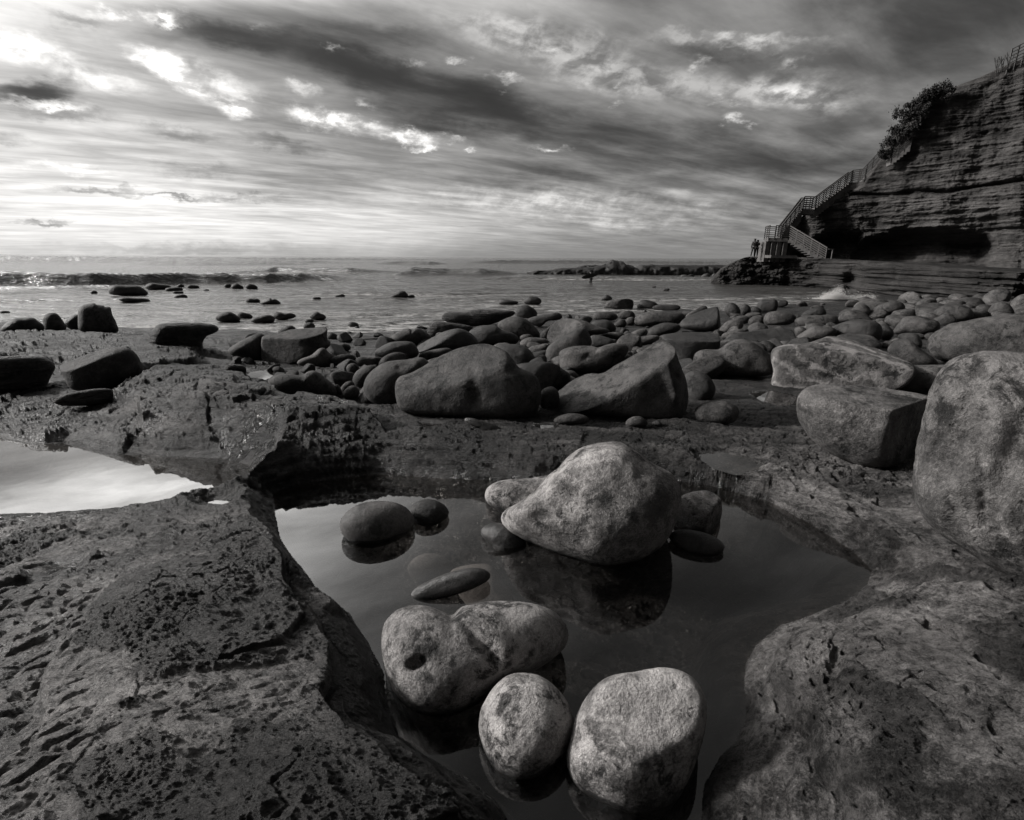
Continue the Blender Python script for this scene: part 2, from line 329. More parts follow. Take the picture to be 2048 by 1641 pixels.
def cliff_mat(nm='cliff_sandstone', lo=0.024, hi=0.095):
    m, t = mat(nm)
    tc = t.n('ShaderNodeTexCoord').outputs['Object']
    v = t.mapping(tc, sc=(0.12, 0.12, 1.3)); s = t.noise(v, 1.5, 8, 0.65, 0.25)
    b = t.noise(tc, 1.1, 8, 0.66); c = t.noise(tc, 9, 5, 0.7); big = t.noise(tc, 0.22, 4, 0.6)
    k = t.math('ADD', t.math('ADD', t.math('MULTIPLY', s, 0.8), t.math('MULTIPLY', b, 0.5)), t.math('ADD', t.math('MULTIPLY', c, 0.25), t.math('MULTIPLY', big, 0.5)))
    col = t.mapr(k, 0.86, 1.16, lo, hi)
    v2 = t.mapping(tc, sc=(0.2, 0.2, 2.2)); pale = t.mapr(t.noise(v2, 1.4, 6, 0.6), 0.58, 0.66, 0.0, hi * 0.4)
    col = t.math('ADD', col, pale)
    h = t.math('ADD', t.math('MULTIPLY', s, 1.0), t.math('ADD', t.math('MULTIPLY', b, 0.6), t.math('MULTIPLY', c, 0.2)))
    bs = t.n('ShaderNodeBsdfPrincipled', i={'Base Color': t.grey(col), 'Roughness': 0.9, 'Normal': t.bump(h, 1.0, 0.4), 'Specular IOR Level': 0.15})
    finish(t, bs.outputs[0]); return m
M_CLIFF = cliff_mat(); M_LEDGE = cliff_mat('ledge_rock', 0.010, 0.05)

def pool_mat():
    m, t = mat('still_water')
    tc = t.n('ShaderNodeTexCoord').outputs['Object']
    n = t.bump(t.noise(tc, 3.0, 2, 0.5), 0.012, 0.05)
    cz = t.math('ABSOLUTE', t.n('ShaderNodeSeparateXYZ', i={0: t.n('ShaderNodeNewGeometry').outputs['Incoming']}).outputs[2])
    fr = t.math('ADD', 0.13, t.math('MULTIPLY', 0.87, t.math('POWER', t.math('SUBTRACT', 1.0, cz), 5.0)), clamp=True)   # flat water: Schlick reflectance
    tr = t.n('ShaderNodeBsdfTransparent', i={'Color': (0.62, 0.60, 0.58, 1)}).outputs[0]
    gl = t.n('ShaderNodeBsdfGlossy', i={'Color': (1, 1, 1, 1), 'Roughness': 0.015, 'Normal': n}).outputs[0]
    finish(t, t.n('ShaderNodeMixShader', i={0: fr, 1: tr, 2: gl}).outputs[0]); return m
M_POOL = pool_mat()
def sea_mat():
    m, t = mat('sea_water')
    tc = t.n('ShaderNodeTexCoord').outputs['Object']
    foam = t.n('ShaderNodeAttribute', attribute_name='foam').outputs['Fac']
    v = t.mapping(tc, sc=(0.35, 1.0, 1)); a = t.noise(v, 1.6, 6, 0.62, 0.4); b = t.noise(v, 0.35, 5, 0.6, 0.3); c = t.noise(v, 7, 4, 0.65)
    h = t.math('ADD', t.math('ADD', t.math('MULTIPLY', a, 0.4), t.math('MULTIPLY', b, 1.6)), t.math('MULTIPLY', c, 0.10))
    nb = t.bump(h, 0.75, 0.75)
    fr = t.n('ShaderNodeFresnel', i={'IOR': 1.8, 'Normal': nb}).outputs[0]
    gl = t.n('ShaderNodeBsdfGlossy', i={'Color': (0.98, 0.98, 0.98, 1), 'Roughness': 0.12, 'Normal': nb}).outputs[0]
    df = t.n('ShaderNodeBsdfDiffuse', i={'Color': (0.05, 0.048, 0.046, 1)}).outputs[0]
    wtr = t.n('ShaderNodeMixShader', i={0: fr, 1: df, 2: gl}).outputs[0]
    fo = t.n('ShaderNodeBsdfDiffuse', i={'Color': (0.6, 0.59, 0.58, 1)}).outputs[0]
    ff = t.math('MULTIPLY', foam, t.mapr(t.noise(t.mapping(tc, sc=(0.5, 1.3, 1)), 2.2, 8, 0.75, 0.5), 0.46, 0.60, 0.0, 0.9), clamp=True)
    finish(t, t.n('ShaderNodeMixShader', i={0: ff, 1: wtr, 2: fo}).outputs[0]); return m
M_SEA = sea_mat()
def plain(name, col, rough=0.7, metal=0.0, noise=0.25, scale=6.0):
    m, t = mat(name); tc = t.n('ShaderNodeTexCoord').outputs['Object']
    n = t.noise(tc, scale, 5, 0.65); c = t.mapr(n, 0.3, 0.7, col * (1 - noise), col * (1 + noise))
    finish(t, t.n('ShaderNodeBsdfPrincipled', i={'Base Color': t.grey(c), 'Roughness': rough, 'Metallic': metal, 'Normal': t.bump(n, 0.3, 0.02)}).outputs[0]); return m

# ------------------------------------------------------------------ the ground
def W(pts, z): return on_z(np.array([p[0] for p in pts]), np.array([p[1] for p in pts]), z)[:, :2]
CTRL = [  # (px, py, height of the rock surface there)
 (0,1641,1.27),(300,1540,1.30),(600,1600,1.27),(850,1641,1.22),(100,1350,1.15),(300,1250,1.22),(0,1200,1.10),(300,1120,1.17),(100,1090,1.09),(450,1060,1.13),(520,1150,1.16),(620,1300,1.14),(650,1450,1.17),
 (-300,1300,1.1),(-300,1641,1.2),(-400,1100,1.06),(1300,1700,1.0),(1000,1750,1.1),(1000,2300,1.2),(0,2300,1.3),(2000,2300,1.3),
 (1530,1380,1.09),(1650,1400,1.21),(2000,1500,1.26),(1900,1250,1.19),(1800,1110,1.14),(1620,1010,1.12),(1450,930,1.14),(1700,960,1.14),(2300,1400,1.3),(2300,1050,1.25),(1600,1600,1.13),(1450,1600,1.03),(1800,1600,1.24),
 (1200,900,1.20),(900,890,1.23),(700,870,1.25),(560,850,1.28),(420,800,1.28),(320,760,1.25),(120,850,1.13),(0,830,1.08),(-300,830,1.1),
 (60,690,1.12),(200,670,1.10),(350,690,1.0),(-300,690,1.1),(-500,660,1.0),(200,720,0.95),(430,700,0.85),(470,760,1.0),
 (525,752,0.98),(640,790,1.08),(740,810,1.12),(1100,850,1.17),(1450,800,1.12),(1580,790,1.08),(1750,850,1.12),(1560,850,1.13),
 (900,740,0.92),(1200,740,0.95),(700,730,0.86),(620,700,0.55),(560,675,0.2),(650,660,-0.05),(760,690,0.25),(880,655,-0.02),(1050,660,0.25),(1200,650,0.3),(1350,660,0.4),
 (480,650,-0.25),(300,640,-0.25),(100,640,-0.2),(-300,630,-0.2),(750,640,-0.3),(1000,620,-0.3),(1200,605,-0.25),(1350,610,-0.2),(1480,640,0.2),(1560,610,0.0),(1650,600,-0.1),(1450,600,-0.4),
 (1500,690,0.75),(1650,700,0.92),(1700,640,0.6),(1760,596,0.1),(1900,598,0.35),(2048,600,0.55),(2300,610,0.8),(2048,640,0.9),(1900,660,0.9),(2300,700,1.2),(2048,760,1.15),(1850,720,1.05),
 (0,590,-0.9),(500,600,-0.8),(1000,585,-0.8),(1300,575,-0.8),(1600,580,-0.5),(-600,590,-1.0),(2500,590,0.8),(1700,560,-0.8),(2000,566,0.3)]
def warp_(x, y): return np.stack([x / (y + 1.6) * 1.3, np.log(y + 1.6)], -1)
_cp = np.array([on_z(a, b, c) for a, b, c in CTRL]); _cw = warp_(_cp[:, 0], _cp[:, 1])
_D = np.linalg.norm(_cw[:, None] - _cw[None], axis=-1)
_n = len(CTRL); _A = np.zeros((_n + 3, _n + 3)); _A[:_n, :_n] = _D + 0.015 * -np.eye(_n); _A[:_n, _n] = 1; _A[_n, :_n] = 1
_A[:_n, _n + 1:] = _cw; _A[_n + 1:, :_n] = _cw.T
_w = np.linalg.solve(_A, np.concatenate([_cp[:, 2], np.zeros(3)]))
def base_h(x, y):
    x = np.asarray(x, float); y = np.asarray(y, float); sh = x.shape
    q = warp_(x.ravel(), np.maximum(y.ravel(), -1.2)); out = np.empty(len(q))
    for i in range(0, len(q), 100000):
        c = q[i:i + 100000]; d = np.sqrt(((c[:, None] - _cw[None]) ** 2).sum(-1)); out[i:i + 100000] = d @ _w[:_n] + _w[_n] + c @ _w[_n + 1:]
    return out.reshape(sh)
def sdist(x, y, poly, margin=1.0):
    """signed distance to a closed polygon (negative inside), only evaluated near it"""
    out = np.full(x.shape, margin); b0 = poly.min(0) - margin; b1 = poly.max(0) + margin
    m = (x > b0[0]) & (x < b1[0]) & (y > b0[1]) & (y < b1[1])
    if not m.any(): return out
    X = x[m]; Y = y[m]; d = np.full(X.shape, 1e9); ins = np.zeros(X.shape, bool)
    for (ax, ay), (bx, by) in zip(poly, np.roll(poly, -1, 0)):
        ex, ey = bx - ax, by - ay; L = ex * ex + ey * ey + 1e-12
        tt = np.clip(((X - ax) * ex + (Y - ay) * ey) / L, 0, 1)
        d = np.minimum(d, np.hypot(X - ax - tt * ex, Y - ay - tt * ey))
        c = ((ay > Y) != (by > Y)) & (X < ex * (Y - ay) / (ey if abs(ey) > 1e-12 else 1e-12) + ax); ins ^= c
    out[m] = np.minimum(np.where(ins, -d, d), margin); return out
ZP, ZL = 1.00, 1.05      # water levels of the two large pools
POOL_C = [(543,985),(600,968),(680,956),(740,949),(790,949),(870,956),(1000,963),(1150,962),(1300,960),(1380,964),(1440,975),(1540,1005),(1620,1046),(1700,1098),(1742,1140),(1735,1168),(1690,1203),(1620,1232),(1560,1252),(1512,1290),(1490,1330),(1486,1380),(1492,1440),(1470,1482),(1440,1512),(1410,1570),(1400,1641),(1390,1760),(1150,1800),(1040,1700),(1000,1620),(940,1562),(850,1518),(800,1480),(775,1420),(765,1350),(738,1290),(700,1238),(640,1190),(592,1130),(560,1075)]
POOL_L = [(-500,868),(0,872),(30,880),(70,888),(130,885),(180,895),(235,908),(290,905),(350,912),(440,916),(496,930),(512,946),(486,966),(410,990),(330,1006),(200,1022),(60,1030),(-60,1036),(-500,1060)]
PUDDLES = [  # name px-polygon, water z, label
 ([(1398,908),(1440,905),(1490,915),(1522,932),(1508,948),(1470,950),(1430,938),(1405,922)], 1.125, 0.03),
 ([(492,752),(500,745),(530,741),(556,742),(548,752),(530,760),(505,758)], 0.985, 0.05),
 ([(1500,786),(1545,782),(1590,792),(1604,812),(1560,815),(1520,803)], 1.075, 0.04),
 ([(60,1150),(120,1132),(160,1128),(150,1143),(100,1160),(60,1172)], 1.09, 0.02),
 ([(100,1172),(10,1192),(0,1186),(50,1170)], 1.09, 0.015),
 ([(412,1003),(440,1000),(462,1004),(452,1012),(424,1012)], 1.075, 0.02),
 ([(840,848),(880,850),(876,858),(850,857)], 1.225, 0.02),
 ([(1065,850),(1110,850),(1118,858),(1080,858)], 1.2, 0.02),
 ([(480,722),(440,718),(430,724),(470,729)], 0.80, 0.03)]
_pc = W(POOL_C, ZP); _pl = W(POOL_L, ZL)
def height(X, Y, fine=True):
    z = base_h(X, Y)
    px, py = to_px(np.stack([X, Y, np.full(X.shape, 1.15)], -1))
    tone = np.full(X.shape, 0.075)
    if fine:
        wx = fbm2(X * 2.2, Y * 2.2, 5, 3) * 0.09; wy = fbm2(X * 2.2, Y * 2.2, 5, 9) * 0.09
        wpx_ = fbm2(X * 2.2, Y * 2.2, 3, 3) * 0.10; wpy_ = fbm2(X * 2.2, Y * 2.2, 3, 9) * 0.10
        near = sstep(22, 9, Y)
        farm = sstep(1000, 930, py) * near; leftm = sstep(720, 560, px) * sstep(990, 1040, py); rightm = sstep(1400, 1520, px) * sstep(830, 980, py)
        # plates: polygons raised above their surroundings with broken edges
        def plate(pts, zp, h, wd=0.02, rag=1.0):
            s = sdist(X + wpx_ * rag, Y + wpy_ * rag, W(pts, zp), 0.6); return h * sstep(wd, -wd, s)
        z = z + plate([(130,1245),(250,1160),(300,1090),(420,1045),(540,1040),(600,1200),(680,1300),(650,1400),(700,1480),(1000,1641),(400,1900),(-100,1750),(60,1560),(100,1440),(125,1340)], 1.2, 0.055, 0.018, 0.8)
        z = z + plate([(-100,1620),(90,1490),(250,1462),(300,1440),(420,1462),(560,1482),(620,1500),(700,1530),(800,1545),(900,1600),(1000,1720),(500,2000),(-200,2000)], 1.27, 0.035, 0.012, 0.9)
        z = z + plate([(440,1180),(560,1140),(600,1220),(560,1290),(440,1330),(380,1260)], 1.25, 0.02, 0.012, 1.2)
        z = z + plate([(215,785),(262,768),(335,722),(420,718),(500,742),(495,765),(560,790),(700,812),(760,850),(740,900),(620,890),(520,900),(440,872),(300,850),(262,800)], 1.3, 0.13, 0.03, 0.9)
        z = z + plate([(255,768),(325,722),(420,718),(480,738),(470,765),(520,795),(420,815),(330,800)], 1.42, 0.05, 0.02, 1.0)
        z = z + plate([(560,878),(640,905),(760,915),(900,925),(1040,930),(1160,925),(1400,890),(1440,870),(1200,850),(900,800),(600,800)], 1.25, 0.035, 0.02, 0.8)
        z = z + plate([(-300,668),(0,660),(110,655),(160,665),(300,672),(430,680),(380,705),(330,712),(280,730),(150,712),(0,715),(-300,730)], 1.15, 0.10, 0.05, 1.5)
    else: wx = wy = 0
    # pools cut into the shelf
    sd = sdist(X + wx * 0.18, Y + wy * 0.18, _pc, 1.2)
    soft = sstep(1350, 1480, px) * sstep(970, 1100, py)                             # gentle bank on the right
    slope = 2.0 + (0.34 - 2.0) * soft; slope = slope + (0.55 - slope) * sstep(630, 520, px) * sstep(900, 960, py) * sstep(1060, 1020, py)
    fl = ZP - 0.33 + (0.05 * fbm2(X * 3, Y * 3, 4, 15) + 0.02 * fbm2(X * 12, Y * 12, 3, 16, 0.5, True) if fine else 0)
    inn = ZP + (fl - ZP) * sstep(0.0, 0.16 + 0.35 * soft, -sd)
    hw_ = 0.26; out_ = ZP + hw_ * (1 - np.exp(-np.maximum(sd, 0) * slope / hw_)) + 0.35 * np.maximum(sd, 0) + (0.012 * fbm2(X * 14, Y * 14, 3, 17) * sstep(0, 0.05, sd) if fine else 0)
    k = sd < 1.15; rim = np.where(sd < 0, inn, out_); z = np.where(k, np.minimum(np.where(sd < 0, 9, z), rim) , z)
        # wet dark strip just above the water on the far wall and left wall
    sl = sdist(X + wx * 0.35, Y + wy * 0.35, _pl, 1.2)
    nearside = sstep(960, 1010, py)
    slope = 1.2 + (0.10 - 1.2) * nearside
    inn = ZL - 0.10 * sstep(0.0, 0.3, -sl); out_ = ZL + np.maximum(sl, 0) * slope + (0.010 * np.maximum(fbm2(X * 9, Y * 16, 4, 18), -0.5) * sstep(0, 0.08, sl) if fine else 0)
    k = sl < 1.15; z = np.where(k, np.where(sl < 0, inn, np.minimum(z, out_)), z)
    dpud = np.ones(X.shape)
    for pts, wz, dp in PUDDLES:
        pw = W(pts, wz); s = sdist(X + wx * 0.3, Y + wy * 0.3, pw, 0.4)
        z = np.where(s < 0.38, np.minimum(np.where(s < 0, 9, z), wz + np.where(s < 0, -dp * sstep(0, 0.06, -s), 0.001 + s * 0.5)), z)
        z = np.where((s >= 0) & (s < 0.14), np.maximum(z, np.minimum(z + 0.03, wz + 0.003 + 0.012 * sstep(0.0, 0.03, s) - 0.05 * np.maximum(s - 0.05, 0))), z)
        z = np.where(s < 0, np.maximum(z, wz - dp), z); dpud = np.minimum(dpud, sstep(-0.01, 0.05, s))
    if fine:
        z_wet = z.copy(); dry = np.minimum(sstep(-0.01, 0.07, sd), sstep(-0.01, 0.07, sl)); dry = np.minimum(dry, dpud); zk = z
        # strata terraces
        gul = sdist(X + wx * 0.5, Y + wy * 0.5, W([(640,1240),(662,1330),(655,1400),(690,1465),(760,1500),(860,1545),(990,1660),(1100,1760),(1100,1500),(800,1300),(700,1200)], 1.12), 0.5)
        gm = sstep(0.02, -0.03, gul) * sstep(0.0, 0.02, sd)
        z = np.where(sd > 0, z - gm * np.clip(z - (ZP + 0.02 + 0.9 * sd), 0, 0.2) * 0.85, z)
        ok2 = X.ndim == 2
        gx = np.gradient(z, axis=1) / np.gradient(X, axis=1); gy = (np.gradient(z, axis=0) - gx * np.gradient(X, axis=0)) / np.gradient(Y, axis=0)
        slp = np.hypot(gx, gy) + 1e-6; steep = sstep(0.55, 1.4, slp); zsm = z.copy()
        def terr(z, q, sharp=0.75):
            t = z / q + 0.45 * fbm2(X * 1.3, Y * 1.3, 2, 21); fl = np.floor(t); fr = t - fl
            return z + (sstep(sharp, 1.0, fr) - fr) * q
        zt = terr(z + 0.05 * fbm2(X * 0.8 + Y * 0.3, Y * 1.8, 2, 31), 0.05)
        z = z + (zt - z) * farm * 0.4
        zt = terr(z + 0.035 * fbm2(X * 2, Y * 2, 2, 41), 0.024)
        z = z + (zt - z) * leftm * 0.12
        zt = terr(z + 0.012 * fbm2(X * 2.0, Y * 3.5, 5, 43), 0.016)
        z = z + (zt - z) * rightm * 0.5
        # undulation, pillows and cracks
        n_big = fbm2(X * 1.7, Y * 1.7, 5, 51); rid = fbm2(X * 6 + wx * 9, Y * 10 + wy * 9, 6, 61, 0.55, True); rd2 = fbm2(X * 26, Y * 38, 4, 66, 0.6, True)
        # broken slabs: every block of the bedding sits at its own height
        q1, q2, qid = worley2(X * 1.6 + wpx_ * 2 + 0.5 * Y, Y * 3.4 + wpy_ * 2, 77); q3, q4, qid2 = worley2(X * 4.5 + wpx_ * 5, Y * 8 + wpy_ * 5, 78)
        slab = farm * sstep(760, 600, px + 0 * py) + 0.35 * farm; slab = np.clip(slab, 0, 1)
        z = z + slab * (0.060 * (qid - 0.5) * sstep(0, 0.10, q2 - q1) + 0.022 * (qid2 - 0.5) * sstep(0, 0.12, q4 - q3) - 0.03 * (1 - sstep(0.0, 0.06, q2 - q1)) - 0.012 * (1 - sstep(0.0, 0.08, q4 - q3)))
        z = z + (leftm * 0.6 + rightm * 0.35) * (0.030 * (qid - 0.5) * sstep(0, 0.03, q2 - q1) + 0.010 * (qid2 - 0.5) * sstep(0, 0.08, q4 - q3))
        a = R_(28); xr = X * math.cos(a) + Y * math.sin(a); yr = -X * math.sin(a) + Y * math.cos(a)
        f1, f2, cid = worley2(xr * 7 + wx * 14, yr * 15 + wy * 14, 5); pil = np.clip(f2 - f1, 0, 0.45)
        g1, g2, gid = worley2(X * 5.5 + wx * 7, Y * 7.5 + wy * 7, 8); crk = sstep(0.0, 0.07, g2 - g1)
        rough_l = sstep(0.02, 0.35, fbm2(X * 2.1, Y * 2.1, 3, 71) + 0.15)
        lowl = sstep(260, 120, px) * sstep(1100, 1180, py)                         # pillowy low part far left
        lod = sstep(7.5, 3.5, Y); fadef = 0.30 + 0.70 * sstep(690, 780, py)
        nr = fbm2(X * 2.4 + 5, Y * 3.0, 8, 141, 0.58)
        def reg(pts, zp): return sstep(0.06, -0.06, sdist(X + wpx_, Y + wpy_, W(pts, zp), 0.4))
        bias = -0.02 + 0.30 * reg([(250,1170),(300,1080),(430,1040),(540,1040),(600,1180),(660,1300),(560,1330),(420,1370),(250,1330),(150,1330),(130,1240)], 1.22)
        bias = bias - 0.42 * reg([(60,1540),(110,1440),(300,1390),(470,1330),(600,1340),(690,1440),(760,1500),(700,1520),(560,1480),(400,1455),(250,1450)], 1.24)
        bias = bias - 0.45 * lowl + 0.16 * reg([(-100,1620),(90,1500),(250,1470),(420,1470),(700,1530),(1000,1720),(500,2000),(-200,2000)], 1.27)
        crust = sstep(-0.08, 0.08, nr + bias)
        z = z + leftm * (0.040 * n_big + crust * (0.006 + 0.024 * rid + 0.010 * rd2 * (0.4 + rough_l)) + (1 - crust) * (0.012 * rid + 0.004 * rd2 + 0.045 * pil * (0.35 + 0.65 * lowl)) - 0.010 * (1 - crk) * sstep(-0.1, 0.3, n_big))
        z = z + farm * fadef * (0.040 * n_big + (0.006 + 0.014 * lod) * rid + 0.008 * rd2 * lod - 0.010 * (1 - crk))
        nr2 = fbm2(X * 2.0 + 9, Y * 2.2, 8, 151, 0.6); crust2 = sstep(-0.04, 0.12, nr2 + 0.0)
        grv = fbm2(np.clip(sd, 0, 1) * 16, (X + Y) * 1.1, 4, 153) * sstep(0.55, 0.15, sd) * sstep(0.0, 0.05, sd)
        z = z + rightm * (0.034 * n_big + crust2 * (0.004 + 0.014 * rid + 0.008 * rd2) + (1 - crust2) * (0.007 * rid + 0.003 * rd2) - 0.05 * sstep(0.28, 0.5, fbm2(X * 7, Y * 5, 4, 85)) - 0.006 * (1 - crk) * sstep(0.0, 0.3, n_big) + 0.022 * grv)
        z = z + (1 - np.clip(leftm + farm + rightm, 0, 1)) * near * (0.03 * n_big + (0.005 + 0.014 * lod) * rid + 0.008 * rd2 * lod)
        z = z + (1 - near) * 0.12 * fbm2(X * 0.5, Y * 0.5, 5, 91)
        # lip step and groove of the right bank
        s = sdist(X + wx * 0.3, Y + wy * 0.3, W([(1560,1290),(1600,1262),(1700,1240),(1800,1200),(2500,1200),(2500,2400),(1700,2200),(1690,1641),(1640,1560),(1625,1480),(1575,1400),(1548,1340)], 1.12), 0.5)
        z = z + 0.05 * sstep(0.05, -0.05, s) - 0.016 * np.exp(-((s - 0.02) / 0.012) ** 2) * (0.5 + rid)
        s2 = sdist(X + wx * 0.5, Y + wy * 0.5, W([(1660,1290),(1700,1300),(1688,1350),(1672,1400),(1650,1370),(1655,1320)], 1.2), 0.5)
        z = z - 0.03 * sstep(0.01, -0.02, s2)
        # rock tone: crust patches, two paler spots, darker far areas, cracks and lip groove
        nrf = sstep(-0.05, 0.08, fbm2(X * 1.6, Y * 3.2, 8, 161, 0.6))
        tone = leftm * (0.21 - 0.145 * crust) + rightm * (0.22 - 0.145 * crust2) + farm * (0.085 - 0.050 * nrf) + (1 - np.clip(leftm + farm + rightm, 0, 1)) * (0.055 - 0.025 * nrf)
        tone = tone * (1 - farm * (0.65 * (1 - sstep(0.0, 0.07, q2 - q1)) + 0.4 * (1 - sstep(0.0, 0.09, q4 - q3)) - 0.5 * (qid - 0.5) - 0.4 * (qid2 - 0.5)))
        tone = tone * (1 + 0.6 * fbm2(X * 1.2, Y * 1.2, 4, 99)) * (1 + 0.9 * np.clip(grv * rightm, -0.5, 0.5))
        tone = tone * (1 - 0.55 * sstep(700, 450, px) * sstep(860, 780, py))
        pale = sdist(X + wx, Y + wy, W([(235,800),(275,790),(330,850),(300,870),(240,845)], 1.3), 0.5); tone = tone + 0.07 * sstep(0.05, -0.06, pale)
        br = sdist(X + wx, Y + wy, W([(1570,1290),(1640,1270),(1690,1330),(1700,1440),(1760,1500),(1680,1480),(1620,1430),(1570,1380)], 1.2), 0.5); tone = tone + 0.06 * sstep(0.08, -0.08, br)
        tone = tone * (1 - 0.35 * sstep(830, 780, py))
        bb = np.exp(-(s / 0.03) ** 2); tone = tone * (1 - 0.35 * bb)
        tone = np.clip(tone, 0.014, 0.3) * (1 + 0.25 * (1 - crk) * -1 * farm)
        z_wet = np.where(gm > 0.01, zsm, z_wet)
        z = z_wet + (z - z_wet) * (0.12 + 0.88 * dry) * (1 - 0.8 * steep)
        hd = steep * sstep(-0.3, 0.05, z - ZP) * near * (0.030 * fbm2(z * 22 + 1.2 * n_big, X * 1.2 + Y * 1.0, 3, 131, 0.55) + 0.020 * fbm2(X * 3.5, z * 9, 3, 133) + 0.004 * fbm2(X * 30, z * 50, 3, 134))
        X += -gx / slp * hd; Y += -gy / slp * hd
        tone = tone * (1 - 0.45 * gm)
        wob = 0.010 * fbm2(X * 7, Y * 12, 5, 111) + 0.006 * fbm2(X * 30, Y * 40, 4, 112)
        z = z + np.where(sl > 0, wob * sstep(0.0, 0.03, sl) * sstep(0.5, 0.1, sl) * (1 - soft), 0)
        z = np.where((sd < 0) & (sd > -0.04), np.minimum(z, ZP - 0.002), z)
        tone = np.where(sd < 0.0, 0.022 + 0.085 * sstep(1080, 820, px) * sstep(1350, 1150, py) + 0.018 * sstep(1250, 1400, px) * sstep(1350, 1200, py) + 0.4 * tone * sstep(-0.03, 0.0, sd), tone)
    if fine:
        wet = sstep(0.22, 0.05, sl) * sstep(-0.02, 0.0, sl) * nearside + (1 - dpud) * 0.9 + sstep(0.06, 0.0, sd) * 0.8
        wet = wet + reg([(620,815),(700,812),(700,850),(640,850)], 1.25) + 0.8 * reg([(430,860),(560,860),(560,900),(430,900)], 1.2) + 0.7 * reg([(490,940),(560,940),(560,1010),(490,1010)], 1.1)
        global WETF
        WETF = np.clip(wet * sstep(-0.3, 0.2, fbm2(X * 9, Y * 14, 4, 171)), 0, 1)
    return z, tone

def terrain():
    rows = [on_z(CX, p, 1.15)[1] for p in np.concatenate([np.geomspace(9000, 2700, 14), np.linspace(2600, 1910, 60), np.linspace(1900, 560, 960), np.linspace(559, 535, 30)])]
    rows = np.array(rows); u = np.concatenate([np.linspace(-2.2, -1.12, 60)[:-1], np.linspace(-1.12, 1.12, 1040), np.linspace(1.12, 2.2, 60)[1:]])
    Yv = rows[:, None] * np.ones_like(u)[None]; dep = rows * math.cos(PITCH) + 1.4 * math.sin(PITCH); Xv = dep[:, None] * u[None]
    z, tone = height(Xv, Yv)
    o = grid_obj('rock_shelf', np.stack([Xv, Yv, z], -1), M_SHELF)
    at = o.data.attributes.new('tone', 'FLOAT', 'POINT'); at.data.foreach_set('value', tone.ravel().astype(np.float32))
    at = o.data.attributes.new('wet', 'FLOAT', 'POINT'); at.data.foreach_set('value', WETF.ravel().astype(np.float32))
    tag(o, kind='structure'); return o
TER = terrain()
def water_sheet(name, pts, z, grow, label=None):
    w_ = W(pts, z); c = w_.mean(0); n = len(w_)
    nx = np.roll(w_, -1, 0) - np.roll(w_, 1, 0); nrm = np.stack([nx[:, 1], -nx[:, 0]], -1); nrm /= np.linalg.norm(nrm, axis=1)[:, None]
    area = 0.5 * np.sum(w_[:, 0] * np.roll(w_[:, 1], -1) - np.roll(w_[:, 0], -1) * w_[:, 1])
    if area < 0: nrm = -nrm
    w2 = w_ + nrm * grow
    V = [(x, y, z) for x, y in w2]; me = bpy.data.meshes.new(name)
    me.from_pydata([(a - c[0], b - c[1], 0) for a, b, _ in V], [], [list(range(n))]); me.materials.append(M_POOL)
    me.update()
    if me.polygons[0].normal.z < 0: me.flip_normals()
    o = link(name, me, (c[0], c[1], z)); tag(o, kind='structure'); return o
water_sheet('tide_pool_water', POOL_C, ZP, 0.035)
water_sheet('tide_pool_water', POOL_L, ZL, 0.05)
for pts, wz, dp in PUDDLES: water_sheet('puddle_water', pts, wz, 0.01)

